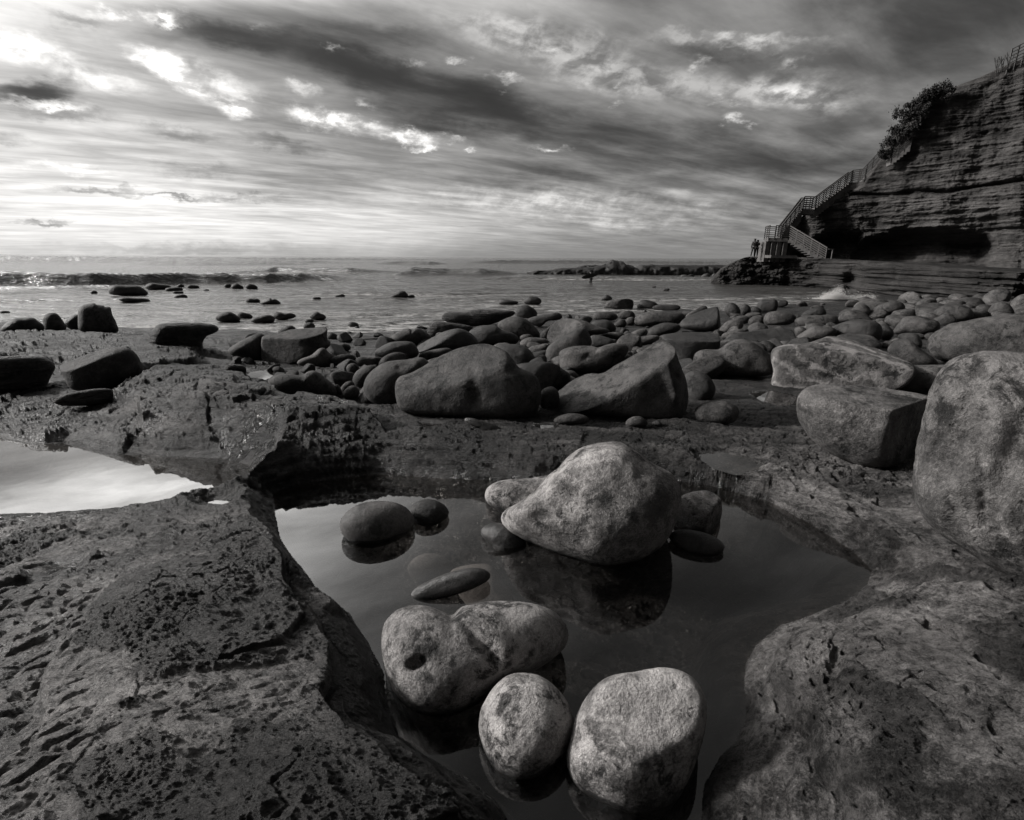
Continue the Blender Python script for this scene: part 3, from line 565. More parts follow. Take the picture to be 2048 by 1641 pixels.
# ------------------------------------------------------------------ the sea
def sea():
    pys = np.concatenate([[514.6, 514.9, 515.3], np.linspace(515.8, 560, 240), np.linspace(560.3, 720, 420)])
    rows = np.minimum(np.array([2.6 / max((p - 514.5) / F * 1.0, 1e-4) for p in pys]), 16000.0); rows = np.sort(rows)[::-1]
    u = np.linspace(-1.9, 1.9, 900); Yv = rows[:, None] * np.ones_like(u)[None]; Xv = rows[:, None] * u[None]
    Z = np.zeros_like(Xv); foam = np.zeros_like(Xv)
    amp = sstep(400, 60, Yv)
    def crest(pts, h, wd, back=1.6, fo=0.0, seed=0):
        pts = np.array([on_z(a, b, 0.0)[:2] for a, b in pts]); hs = np.asarray(h, float); o = np.argsort(pts[:, 0])
        yc = np.interp(Xv, pts[o, 0], pts[o, 1]); hh = np.interp(Xv, pts[o, 0], hs[o], left=hs[o][0], right=0)
        yc = yc + wd * 0.9 * fbm2(Xv * 0.12, Yv * 0 + seed, 4, seed); hh = hh * (1 + 0.35 * fbm2(Xv * 0.25, Yv * 0 + seed * 3, 4, seed + 5))
        t = (Yv - yc) / wd; prof = np.where(t < 0, np.exp(-(t * 1.0) ** 2 * 1.6), np.exp(-(t / back) ** 2))
        foam[...] = np.maximum(foam, fo * hh / max(hs.max(), 1e-3) * np.exp(-((t + 1.5) / 0.9) ** 2)); return hh * prof
    # breaking wave on the left, smaller swell lines behind and in front of it
    Z += crest([(-700,578),(0,574),(200,572),(400,568),(540,566),(700,560)], [1.15,1.2,1.1,0.95,0.9,0.1], 1.1, 1.6, 0.35, 1)
    Z += crest([(-700,582),(0,580),(120,579),(230,575),(300,575)], [0.2,0.25,0.25,0.2,0.0], 0.6, 1.5, 0.5, 2)
    Z += crest([(360,566),(420,565),(500,564),(600,560),(720,558)], [0.0,0.5,0.5,0.3,0.0], 1.0, 1.8, 0.6, 3)
    Z += crest([(540,568),(600,564),(680,562),(800,562)], [0.0,0.35,0.35,0.0], 1.4, 1.8, 0.5, 4)
    Z += crest([(790,550),(830,549),(900,548),(960,550),(1060,548)], [0.0,1.1,0.7,0.9,0.0], 2.6, 1.8, 0.0, 5)
    Z += crest([(-700,524),(0,523),(200,523.5),(400,524.5),(600,526),(800,527)], [1.9,1.9,1.7,1.3,0.9,0.2], 9.0, 1.5, 0.5, 6)
    Z += crest([(250,528),(300,529),(420,530),(560,529.5),(650,529)], [0.0,1.1,1.0,0.7,0.0], 6.0, 1.6, 0.3, 7)
    Z += crest([(730,528),(800,528),(860,529),(900,528)], [0.0,1.0,1.0,0.0], 5.0, 1.5, 0.3, 8)
    Z += crest([(900,526),(1000,526.5),(1200,527),(1430,528)], [0.0,1.3,1.2,1.0], 6.0, 1.5, 0.2, 9)
    Z += crest([(100,519),(400,519.5),(900,520.5)], [1.6,1.6,0.8], 14, 1.5, 0.0, 10)
    Z += crest([(430,548),(560,545),(700,546),(820,545)], [0.0,0.8,0.7,0.0], 1.8, 1.8, 0.8, 21)
    Z += crest([(900,560),(1100,558),(1300,560),(1450,558)], [0.0,0.38,0.4,0.2], 1.5, 1.8, 0.8, 22)
    Z += crest([(500,592),(700,588),(900,590),(1150,586)], [0.05,0.16,0.14,0.05], 0.7, 1.8, 0.9, 23)
    Z += crest([(-300,610),(0,606),(250,600),(480,602)], [0.14,0.16,0.12,0.05], 0.6, 1.8, 0.9, 24)
    Z += crest([(640,655),(760,650),(900,640)], [0.06,0.08,0.03], 0.3, 1.8, 0.9, 25)
    Z += crest([(600,634),(760,631),(900,628),(1000,622),(1200,620),(1500,616)], [0.02,0.09,0.08,0.07,0.07,0.05], 0.35, 2.0, 0.8, 11)
    Z += crest([(1160,601),(1400,598),(1600,594)], [0.06,0.08,0.06], 0.5, 2.0, 0.6, 12)
    Z += crest([(-200,655),(60,640),(300,630),(500,624)], [0.05,0.08,0.07,0.02], 0.5, 2.0, 0.5, 13)
    ch = fbm2(Xv * 0.35, Yv * 0.8, 5, 33) * 0.10 + fbm2(Xv * 1.6, Yv * 3.2, 4, 34) * 0.022
    Z += ch * amp
    foam += 0.45 * sstep(0.0, 0.5, fbm2(Xv * 0.10, Yv * 0.22, 4, 36)) * sstep(60, 20, Yv)
    gq = on_z(695, 662, 0.0); foam += 0.9 * np.exp(-(((Xv - gq[0]) / 2.2) ** 2 + ((Yv - gq[1]) / 2.6) ** 2)); gq = on_z(980, 612, 0.0); foam += 0.35 * np.exp(-(((Xv - gq[0]) / 7) ** 2 + ((Yv - gq[1]) / 1.6) ** 2))
    gz = base_h(Xv[Yv[:, 0] < 40], Yv[Yv[:, 0] < 40]); sh = np.zeros_like(Xv); sh[Yv[:, 0] < 40] = sstep(-0.45, -0.05, gz)
    foam += 0.35 * sh
    Z = Z - 0.0
    o = grid_obj('sea', np.stack([Xv, Yv, Z], -1), M_SEA, flip=True); tag(o, kind='structure')
    at = o.data.attributes.new('foam', 'FLOAT', 'POINT'); at.data.foreach_set('value', np.clip(foam, 0, 1).ravel().astype(np.float32))
    return o
SEA = sea()

# ------------------------------------------------------------------ boulders
VIEW = dict(o=(0, 0, 1.0), A=(0, 480, 5.12), B=(400, 540, 5.12), C=(760, 500, 5.12), D=(1060, 500, 5.12), E=(1350, 540, 5.851), G=(1680, 540, 5.565),
            K=(0, 480, 2.83), M=(650, 480, 2.83), R=(1300, 560, 2.735), P=(550, 900, 2.734), Q=(1150, 950, 2.374))
def contact(px, py, zg=None):
    """where the ray through a base pixel meets the ground"""
    if zg is not None: return on_z(px, py, zg)
    d = ray(px, py); t = np.geomspace(0.7, 70, 1500); P = EYE + d * t[:, None]
    h = height(P[:, 0], P[:, 1], fine=False)[0]; h = np.maximum(h, -0.12)
    k = np.argmax(P[:, 2] <= h); return P[k] if P[k, 2] <= h[k] + 0.5 else on_z(px, py, 0.0)
def spline_closed(p, k=10):
    p = np.asarray(p, float); n = len(p); out = []
    for i in range(n):
        a, b, c, d = p[i - 1], p[i], p[(i + 1) % n], p[(i + 2) % n]
        t = np.linspace(0, 1, k, endpoint=False)[:, None]
        out.append(0.5 * ((2 * b) + (c - a) * t + (2 * a - 5 * b + 4 * c - d) * t * t + (-a + 3 * b - 3 * c + d) * t ** 3))
    return np.concatenate(out)
ROCKN = [0]
def rock(name, label, cat, view, pts, m='mid', yb=None, zg=None, thick=1.0, e=0.8, feats=(), cuts=(), rough=1.0, group=None, cen=None, res=None, push=0.0, lump=1.0, smooth=3):
    ROCKN[0] += 1; seed = ROCKN[0] * 13
    vx, vy, vs = VIEW[view]; px = np.array([vx + p[0] / vs for p in pts]); py = np.array([vy + p[1] / vs for p in pts])
    if cen is None: cx, cy = (px.min() + px.max()) / 2 * 0.5 + px.mean() * 0.5, (py.min() + py.max()) / 2 * 0.5 + py.mean() * 0.5
    else: cx, cy = vx + cen[0] / vs, vy + cen[1] / vs
    b = contact(cx, (py.max() if yb is None else vy + yb / vs), zg)
    fw = ray(cx, cy); fw = fw / np.linalg.norm(fw); rt = np.cross(fw, [0, 0, 1]); rt /= np.linalg.norm(rt); up = np.cross(rt, fw)
    D0 = float((b - EYE) @ fw)
    def plane(D, x, y):
        d = ray(x, y); q = d * (D / (d @ fw))[..., None]; return q @ rt, q @ up
    sp = spline_closed(np.stack([px, py], -1), 12)
    a_, b_ = plane(D0, sp[:, 0], sp[:, 1]); size = math.sqrt(max((a_.max() - a_.min()) * (b_.max() - b_.min()), 1e-6)); T = 0.5 * size * thick
    D = D0 + (0.35 + push) * T; a_, b_ = plane(D, sp[:, 0], sp[:, 1]); k = math.sqrt(max(1 - (T / D) ** 2, 0.5)); a_ *= k; b_ *= k
    th = np.arctan2(b_, a_); rr = np.hypot(a_, b_); wpx = px.max() - px.min()
    n = res or int(np.clip(wpx * 0.75, 28, 300)); n -= n % 2; mrow = max(16, int(n * 0.55))
    tg = np.linspace(-PI, PI, n, endpoint=False); o = np.argsort(th); th_ = np.concatenate([th[o] - 2 * PI, th[o], th[o] + 2 * PI]); r_ = np.tile(rr[o], 3)
    rg = np.interp(tg, th_, r_)
    for _ in range(smooth): rg = 0.25 * np.roll(rg, 1) + 0.5 * rg + 0.25 * np.roll(rg, -1)
    ph = np.linspace(0, PI, mrow); ph = ph - 0.12 * np.sin(2 * ph) * 0
    s = np.sin(ph) ** e; c = np.sign(np.cos(ph)) * np.abs(np.cos(ph)) ** min(1.0, e + 0.12)
    # radius towards the front pole follows a rounder outline
    rm = rg.mean(); rfull = rg[None] * (0.25 + 0.75 * s[:, None] ** 0.5) + rm * (1 - (0.25 + 0.75 * s[:, None] ** 0.5)) if False else rg[None] * np.ones((mrow, 1))
    A_ = rfull * s[:, None] * np.cos(tg)[None]; B_ = rfull * s[:, None] * np.sin(tg)[None]; Cc = -T * c[:, None] * np.ones((1, n))
    C0 = EYE + fw * D; Pn = C0 + A_[..., None] * rt + B_[..., None] * up + Cc[..., None] * fw
    # facets: soft plane cuts, plane given by a world normal and a distance from the centre in units of size
    for nx, ny, nz, dist in cuts:
        nn = np.array([nx, ny, nz], float); nn /= np.linalg.norm(nn); q = (Pn - C0) @ nn - dist * size
        sft = 0.05 * size; ex = 0.5 * (q + np.sqrt(q * q + sft * sft)) - sft * 0.12; Pn = Pn - np.maximum(ex, 0)[..., None] * nn
    # lumps
    rel = (Pn - C0) / size + seed * 0.731; out = Pn - C0; out = out / (np.linalg.norm(out, axis=-1, keepdims=True) + 1e-9)
    wsil = (1 - np.abs(s[:, None]) ** 4 * 0.75)
    Pn = Pn + out * (size * lump * 0.075 * fbm3(rel, 1.7, 3, seed))[..., None] * wsil[..., None]
    Pn = Pn + out * (size * rough * (0.012 * fbm3(rel, 7.0, 4, seed + 3, 0.6)))[..., None]
    # sculpted features on the visible side, placed by picture position
    if feats:
        qx, qy = to_px(Pn); front = np.clip(c, 0, 1)[:, None] ** 0.35
        for f in feats:
            if len(f) == 3:
                pl, wd, amt = f; dd = np.full(qx.shape, 1e9)
                for (xa, ya), (xb, yb_) in zip(pl[:-1], pl[1:]):
                    xa, xb, ya, yb_ = vx + xa / vs, vx + xb / vs, vy + ya / vs, vy + yb_ / vs; ex, ey = xb - xa, yb_ - ya
                    tt = np.clip(((qx - xa) * ex + (qy - ya) * ey) / (ex * ex + ey * ey), 0, 1); dd = np.minimum(dd, np.hypot(qx - xa - tt * ex, qy - ya - tt * ey))
                dd = dd / (wd / vs) * (1 + 0.5 * fbm3(rel, 9, 2, 5)); Pn = Pn - fw * (amt * size * np.exp(-dd * dd) * front)[..., None]; continue
            x0, y0, x1, y1, wd, amt = f
            x0, x1 = vx + x0 / vs, vx + x1 / vs; y0, y1 = vy + y0 / vs, vy + y1 / vs; wd = wd / vs
            ex, ey = x1 - x0, y1 - y0; L = ex * ex + ey * ey + 1e-9; tt = np.clip(((qx - x0) * ex + (qy - y0) * ey) / L, 0, 1)
            dd = np.hypot(qx - x0 - tt * ex, qy - y0 - tt * ey) / wd
            Pn = Pn - fw * (amt * size * np.exp(-dd * dd) * front)[..., None]
    # bury nothing of the body above ground: origin at the base
    base = np.array([C0[0], C0[1], Pn[..., 2].min()])
    V = (Pn - base).reshape(-1, 3); F4 = grid_faces(mrow, n, True)
    me = mk_mesh(name, V, F4, MS[m] if isinstance(m, str) else m); ob = link(name, me, base)
    bm_fix(me); tag(ob, label, cat, group); return ob
def bm_fix(me):
    import bmesh
    bm = bmesh.new(); bm.from_mesh(me); bmesh.ops.remove_doubles(bm, verts=bm.verts, dist=1e-5); bmesh.ops.recalc_face_normals(bm, faces=bm.faces)
    bm.to_mesh(me); bm.free(); me.polygons.foreach_set('use_smooth', np.ones(len(me.polygons), bool)); me.update()
BO = 'boulder'
ZF = 0.80
# --- stones of the central tide pool
NB = rock('boulder', 'large pale boulder with a nose-like lobe reaching left, standing in the tide pool', BO, 'o',
 [(1004,1040),(1010,1022),(1040,1005),(1075,980),(1098,951),(1118,936),(1138,913),(1170,895),(1215,886),(1248,889),(1278,907),(1305,928),(1338,946),(1358,970),(1361,1000),(1350,1045),(1330,1082),(1300,1108),(1250,1130),(1200,1134),(1150,1120),(1100,1102),(1055,1082),(1018,1062)],
 'pale', yb=1128, zg=0.95, thick=0.95, e=0.74, cen=(1190,1015), smooth=1, lump=0.9, rough=1.4,
 feats=[([(1120,940),(1085,985),(1050,1020)],26,0.035),([(1150,985),(1110,1020),(1060,1040)],20,-0.02),([(1190,905),(1270,935),(1340,985)],24,0.03),(1200,1060,1300,1040,50,0.03)])
LB = rock('side_lobe', None, None, 'o', [(971,1000),(973,980),(988,967),(1015,960),(1060,957),(1110,950),(1160,955),(1180,1000),(1140,1040),(1080,1045),(1030,1038),(1005,1026),(985,1016)],
 'pale', yb=1040, zg=0.95, thick=1.1, e=0.7, cen=(1075,1000), smooth=1, lump=0.3, push=0.25, feats=[([(1040,985),(1090,985)],18,-0.05)])
LB.parent = NB; LB.location = LB.location - NB.location
rock('boulder', 'heart-shaped pale boulder with a round pit and a groove between its two lobes', BO, 'o',
 [(766,1310),(764,1275),(772,1245),(792,1224),(820,1213),(855,1213),(885,1224),(905,1230),(925,1214),(970,1205),(1020,1203),(1070,1209),(1110,1226),(1133,1256),(1132,1290),(1105,1318),(1060,1348),(1010,1375),(960,1404),(925,1424),(880,1433),(835,1424),(795,1392),(772,1348)],
 'pale', yb=1420, zg=0.98, thick=0.9, e=0.78, cen=(905,1310), smooth=1, lump=0.5,
 feats=[([(903,1218),(925,1245),(948,1266),(972,1292),(992,1318)],13,-0.055),([(925,1235),(965,1250),(1010,1300)],24,0.03),([(826,1330),(843,1323)],13,-0.085),([(830,1338),(838,1336)],8,-0.04),(850,1380,870,1380,60,0.05)])
rock('boulder', 'egg-shaped pale boulder between the heart-shaped one and the blocky front one', BO, 'o',
 [(1040,1346),(1085,1355),(1120,1384),(1143,1422),(1149,1462),(1132,1504),(1106,1536),(1075,1560),(1040,1568),(1000,1550),(974,1512),(958,1462),(962,1420),(984,1380),(1008,1356)],
 'pale', yb=1560, zg=0.98, thick=1.0, e=0.82, lump=0.5, feats=[(1024,1362,1026,1363,4.5,-0.025),(1049,1375,1050,1376,4,-0.015),(1038,1459,1039,1460,5,-0.02)])
rock('boulder', 'blocky rounded pale boulder with a dark pitted front, nearest on the right of the pool', BO, 'o',
 [(1215,1357),(1270,1345),(1330,1337),(1372,1348),(1400,1375),(1412,1412),(1409,1460),(1392,1520),(1366,1582),(1340,1618),(1300,1634),(1255,1624),(1200,1602),(1155,1572),(1135,1530),(1139,1480),(1155,1430),(1182,1384)],
 'pale', yb=1625, zg=0.98, thick=0.95, e=0.68, lump=0.5, cuts=[(-0.1,-0.35,0.9,0.40),(0.25,-1,0.25,0.40)], feats=[(1350,1375,1390,1390,14,-0.02),(1210,1370,1370,1390,22,0.03)])
rock('stone', 'smooth oval grey stone sticking out of the left half of the tide pool', 'stone', 'o',
 [(680,1045),(694,1024),(720,1008),(760,1002),(800,1009),(824,1028),(827,1052),(810,1072),(780,1088),(740,1097),(704,1088),(684,1068)], 'poolmid', yb=1090, zg=0.97, thick=0.8, e=0.85, lump=0.4, rough=0.5)
rock('stone', 'small dark stone touching the right end of the oval stone in the pool', 'stone', 'o',
 [(818,1024),(834,1003),(860,999),(885,1008),(899,1026),(884,1043),(857,1054),(832,1046)], 'dark', yb=1050, zg=0.98, thick=0.8, lump=0.5)
rock('stone', 'thin flat long stone lying tilted in the pool above the heart-shaped boulder', 'stone', 'o',
 [(820,1192),(832,1176),(880,1152),(928,1138),(962,1137),(981,1148),(976,1162),(930,1184),(872,1200),(832,1202)], 'wet', yb=1200, zg=0.97, thick=0.55, e=0.6, lump=0.3, rough=0.5)
rock('stone', 'half-drowned dark stone under the tip of the nosed boulder', 'stone', 'o',
 [(960,1066),(974,1050),(1005,1048),(1045,1070),(1050,1105),(1015,1116),(984,1092)], 'wet', yb=1106, zg=0.95, thick=0.8)
SB1 = rock('stone', 'pale submerged round stone below the oval one, just under the water', 'stone', 'o',
 [(812,1110),(835,1086),(870,1082),(900,1098),(912,1122),(880,1142),(835,1140)], 'drowned', yb=1140, zg=0.93, thick=0.5, lump=0.3)
SB2 = rock('stone', 'broad submerged stone under the water left of the nosed boulder', 'stone', 'o',
 [(895,1070),(930,1052),(980,1052),(1010,1090),(1060,1150),(1050,1195),(990,1180),(930,1130)], 'drowned', yb=1190, zg=0.93, thick=0.4, lump=0.3)
for o_ in (SB1, SB2): o_.location.z += ZP - 0.02 - (o_.location.z + max(v.co.z for v in o_.data.vertices))
rock('stone', 'angular two-toned stone standing in the pool right of the nosed boulder', 'stone', 'Q',
 [(470,200),(482,130),(520,95),(600,74),(655,80),(700,125),(726,205),(692,268),(640,298),(570,275),(490,258)], 'pale', yb=290, zg=0.96, thick=0.9, e=0.7, cuts=[(-0.9,-0.5,0.1,0.34),(0.75,-0.7,0.0,0.30),(0.0,-0.3,1,0.36)])
rock('stone', 'lens-shaped dark stone just in front of the angular one in the pool', 'stone', 'Q',
 [(442,292),(478,266),(550,261),(640,284),(712,334),(690,372),(625,392),(540,378),(478,338)], 'wet', yb=385, zg=0.97, thick=0.6, e=0.75)
# --- big boulders on the right
rock('boulder', 'giant pitted grey boulder cut by the right edge of the picture', BO, 'o',
 [(1826,965),(1832,915),(1842,865),(1855,805),(1872,760),(1898,728),(1940,712),(1990,706),(2060,712),(2130,735),(2190,800),(2220,900),(2210,1020),(2170,1110),(2110,1160),(2060,1165),(1985,1132),(1930,1098),(1870,1056),(1838,1012)],
 'lichen', yb=1160, thick=0.85, e=0.62, cen=(2010,930), lump=1.3, smooth=2, rough=2.2,
 feats=[([(1990,720),(2005,800),(1990,880),(1930,960),(1880,1020)],30,0.035),([(1960,760),(1930,860),(1880,950)],34,-0.04),([(2040,860),(2010,960),(1980,1040)],24,-0.035),([(1960,905),(1962,925)],13,-0.035),([(2000,1000),(2040,1090)],30,0.03),([(1900,995),(1912,1015)],10,-0.03),([(1965,990),(1970,1015)],10,-0.03),([(1925,1040),(1985,1100)],22,0.02)])
rock('boulder', 'bowl-shaped boulder with a flat top and dark stains, beside the giant one', BO, 'R',
 [(803,710),(806,650),(830,612),(880,570),(960,548),(1100,535),(1250,531),(1400,538),(1540,560),(1640,640),(1650,780),(1570,930),(1450,1010),(1310,1030),(1180,1028),(1080,992),(980,945),(880,865),(822,780)],
 'lichen', yb=1020, thick=0.85, e=0.7, cen=(1200,740), lump=0.5, smooth=1, cuts=[(0.0,-0.06,1,0.19),(0.5,-0.85,0.05,0.30)],
 feats=[(1100,740,1150,800,22,-0.012),(1230,740,1240,790,20,-0.012)])
rock('boulder', 'blocky boulder with curly pale veins on its square left end', BO, 'R',
 [(664,590),(676,500),(664,440),(678,380),(760,352),(860,344),(930,310),(1000,276),(1100,290),(1200,338),(1330,398),(1450,470),(1420,560),(1250,640),(1000,660),(870,650),(800,640),(710,615)],
 'veined', yb=600, thick=0.9, e=0.6, cen=(980,490), lump=0.4, smooth=1, cuts=[(-0.45,-0.9,0.05,0.24),(0,-0.25,1,0.26)])
rock('boulder', 'flat slab lying between the bowl-shaped boulder and the giant one', BO, 'R',
 [(1208,528),(1250,492),(1350,470),(1500,466),(1640,468),(1750,510),(1700,620),(1450,640),(1280,600)], 'mid', yb=600, thick=0.8, e=0.7, lump=0.4)
rock('boulder', 'huge smooth low boulder behind the giant one at the right edge', BO, 'R',
 [(1512,360),(1530,310),(1570,278),(1650,246),(1780,214),(1900,198),(2046,196),(2200,230),(2290,330),(2240,440),(2046,480),(1800,475),(1620,450),(1530,410)], 'mid', yb=470, thick=0.8, e=0.75, cen=(1850,340), lump=0.5)
rock('boulder', 'lumpy saddle-shaped boulder just left of the veined block', BO, 'R',
 [(235,460),(243,405),(290,380),(370,382),(430,342),(490,325),(550,335),(610,372),(665,420),(690,470),(675,515),(560,530),(420,524),(290,508),(246,488)], 'mid', thick=0.8, e=0.72, cen=(460,440), lump=0.8, feats=[(360,440,420,470,30,-0.03),(560,470,600,500,40,-0.05)])
rock('boulder', 'great wedge-shaped boulder with a slanting flat top in the middle of the shore', BO, 'D',
 [(195,1530),(215,1440),(270,1385),(320,1315),(400,1268),(500,1253),(620,1258),(740,1238),(820,1178),(980,1080),(1150,988),(1330,903),(1400,908),(1462,968),(1490,1040),(1560,1190),(1660,1330),(1750,1470),(1765,1560),(1700,1650),(1600,1710),(1300,1735),(900,1715),(500,1695),(280,1660)],
 'mid', yb=1720, thick=0.75, e=0.62, cen=(1080,1400), lump=0.5, smooth=1, cuts=[(-0.50,-0.22,0.84,0.17),(0.05,-1,0.10,0.26),(0.85,-0.5,0.1,0.40)], feats=[(1400,1120,1500,1500,60,0.05),(640,1300,680,1360,16,-0.02),(1500,1300,1700,1500,30,-0.04)])
rock('boulder', 'rounded dark boulder tucked against the right end of the wedge-shaped one', BO, 'R',
 [(185,540),(200,508),(260,500),(325,530),(358,590),(345,640),(270,680),(210,640)], 'dark', yb=660, push=0.8)
rock('boulder', 'flattened oval boulder alone on the wet shelf right of the wedge', BO, 'R',
 [(240,738),(258,692),(320,666),(400,661),(468,688),(490,725),(465,775),(385,794),(290,784),(250,765)], 'mid', thick=0.9, lump=0.4)
rock('boulder', 'black block with a straight top edge behind the tip of the wedge-shaped boulder', BO, 'D',
 [(1350,900),(1400,860),(1500,840),(1700,808),(1900,806),(1942,850),(1948,960),(1900,1080),(1700,1230),(1580,1240),(1480,1100)], 'dark', yb=1200, thick=0.8, e=0.5, cuts=[(0,-0.15,1,0.22),(0,-1,0.0,0.35)], lump=0.3, smooth=1)
rock('boulder', 'tilted square-ended dark block on the shore behind the long slab', BO, 'D',
 [(1530,775),(1570,712),(1680,652),(1880,584),(1945,590),(1985,660),(2010,760),(1930,810),(1800,835),(1600,815)], 'dark', thick=0.8, e=0.5, cuts=[(-0.4,-0.5,0.8,0.2),(0.8,-0.4,0.2,0.42)], lump=0.3, smooth=1)
rock('rock', 'thin slab leaning behind the tilted square-ended block', 'rock', 'D', [(1560,700),(1660,630),(1780,568),(1832,602),(1760,660),(1640,700)], 'mid', yb=740, thick=0.5, e=0.6, push=1.2)
rock('boulder', 'long straight dark slab lying behind the saddle-shaped boulder', BO, 'E',
 [(520,875),(600,803),(750,742),(950,710),(1150,675),(1370,678),(1402,720),(1400,870),(1200,905),(960,890),(700,905),(560,895)], 'dark', thick=0.8, e=0.55, cuts=[(-0.1,-0.4,0.9,0.18)], lump=0.3, smooth=1)
rock('boulder', 'stone with two dark eye-like hollows like a skull', BO, 'E',
 [(1033,620),(1040,560),(1078,502),(1170,484),(1280,490),(1390,520),(1428,570),(1385,625),(1200,655),(1090,645)], 'cobble', e=0.75, feats=[(1090,540,1096,545,14,-0.06),(1120,565,1128,570,16,-0.06),(1150,600,1156,604,10,-0.04)], lump=0.4)
# --- middle of the shore
def rocks(view, lst, group=None, **kw):
    for it in lst:
        lab, pts, m = it[:3]; ex = dict(kw); ex.update(it[3] if len(it) > 3 else {})
        cat = ex.pop('cat', BO); rock(ex.pop('name', cat), lab, cat, view, pts, m, group=group, **ex)
rocks('C', [
 ('massive dome-shaped boulder with a shoulder on its left, middle of the picture', [(152,1400),(158,1330),(195,1280),(300,1252),(430,1180),(560,1090),(750,1000),(900,962),(1060,950),(1180,985),(1290,1040),(1360,1120),(1420,1205),(1500,1240),(1590,1290),(1632,1380),(1645,1500),(1600,1650),(1500,1730),(1300,1755),(1000,1735),(600,1700),(260,1660),(180,1560)],
  'mid', dict(yb=1735, thick=0.8, e=0.62, cen=(900,1380), lump=0.6, smooth=1, cuts=[(-0.25,-0.45,0.85,0.24),(-0.1,-1,0.1,0.33)], feats=[(1300,1250,1500,1500,120,0.02),(950,1250,980,1550,60,-0.03),(330,1290,340,1400,40,-0.03)])),
 ('dark boulder peeping out behind the right shoulder of the massive dome', [(1180,1000),(1350,968),(1480,988),(1570,1070),(1615,1200),(1590,1260),(1400,1280),(1220,1200)], 'dark', dict(yb=1260, push=0.8)),
 ('slender slab showing behind the left slope of the massive dome', [(380,1095),(420,1060),(560,1020),(720,1008),(760,1040),(640,1120),(450,1130)], 'cobble', dict(yb=1130, thick=0.6)),
 ('sloping dark boulder rising to the right behind the massive dome', [(350,995),(500,910),(650,838),(780,808),(860,818),(950,870),(1010,950),(970,1020),(700,1040),(500,1045),(380,1060)], 'dark', dict(e=0.7, cuts=[(-0.5,-0.3,0.85,0.26)])),
 ('broad dark boulder with a pale facet behind the massive dome', [(895,850),(950,815),(1010,780),(1180,776),(1260,830),(1380,860),(1432,930),(1330,985),(1050,985),(930,960)], 'dark', dict(e=0.7)),
 ('smooth dome-shaped boulder on the shore near the layered slab', [(1190,770),(1250,722),(1330,690),(1430,688),(1520,728),(1600,805),(1650,890),(1560,925),(1400,915),(1280,860)], 'mid', dict(e=0.8, lump=0.4)),
 ('long layered slab lying at the water edge', [(628,710),(640,668),(700,635),(860,640),(960,612),(1200,618),(1400,630),(1330,690),(1200,745),(1000,788),(820,760),(700,745)], 'layered', dict(thick=0.6, e=0.6, rough=2.5, smooth=1)),
 ('peaked dark rock at the right end of the layered slab', [(1370,620),(1430,580),(1500,568),(1570,600),(1622,662),(1560,705),(1420,700)], 'dark', dict(e=0.7)),
 ('smaller layered slab below the long one', [(480,840),(540,750),(620,738),(740,750),(900,775),(970,812),(850,880),(700,900),(530,895)], 'layered', dict(thick=0.6, e=0.55, rough=2.5, smooth=1)),
 ('two-humped dark boulder at the edge of the sea', [(80,935),(150,860),(280,805),(330,818),(380,798),(450,830),(530,905),(420,970),(200,990)], 'mid', dict(e=0.75, smooth=1)),
 ('low dark boulder left of the sloping one', [(-60,1050),(20,990),(120,945),(320,942),(375,1000),(395,1090),(200,1125),(0,1140)], 'dark', dict(e=0.65)),
 ('narrow pointed slab at the water edge with a pale near end', [(1500,720),(1560,690),(1700,660),(1830,643),(1872,690),(1860,715),(1720,730),(1650,785),(1570,770)], 'dark', dict(e=0.6, smooth=1)),
 ('small pale stone on top of the gap behind the dome', [(1418,905),(1470,870),(1540,868),(1580,905),(1500,935)], 'cobble', dict(cat='stone')),
 ('low stone in the gap between the dome and the leaning boulder', [(1420,970),(1480,910),(1600,898),(1745,940),(1680,990),(1500,1000)], 'cobble', dict(cat='stone')),
 ('dark wedge stone beside the smooth dome', [(1640,870),(1700,818),(1740,860),(1700,930),(1650,915)], 'mid', dict(cat='stone')),
])
rocks('M', [
 ('round boulder with a pitted face just left of the massive dome', [(218,840),(233,780),(288,722),(360,688),(470,678),(560,668),(600,740),(560,850),(470,945),(400,955),(320,940),(245,905)], 'mid', dict(yb=945, e=0.8, lump=0.5, smooth=1, feats=[(268,768,270,770,8,-0.03),(420,720,480,700,20,-0.04)])),
 ('pale-rimmed stone squeezed left of the round pitted boulder', [(154,805),(178,745),(240,713),(290,715),(310,800),(270,840),(195,838)], 'mid', dict(yb=835, cat='stone')),
 ('half-buried pale dome of stone under the wedge-shaped boulder', [(1285,1030),(1310,1005),(1390,982),(1470,995),(1505,1025),(1440,1045),(1340,1048)], 'cobble', dict(cat='stone', lump=0.3)),
 ('small round pale stone at the foot of the wedge-shaped boulder', [(1694,1050),(1712,1020),(1750,1000),(1800,1006),(1832,1046),(1790,1060),(1730,1062)], 'cobble', dict(cat='stone', lump=0.3)),
 ('flat jagged dark slab lying on the ledge above the pool', [(768,1012),(820,1008),(900,1030),(1005,1070),(990,1092),(925,1098),(880,1075),(810,1040)], 'wet', dict(cat='rock', thick=0.35, e=0.5, rough=3)),
 ('small round dark pebble by the oval boulder', [(1850,1040),(1880,1022),(1910,1040),(1900,1056),(1865,1056)], 'dark', dict(cat='stone')),
])
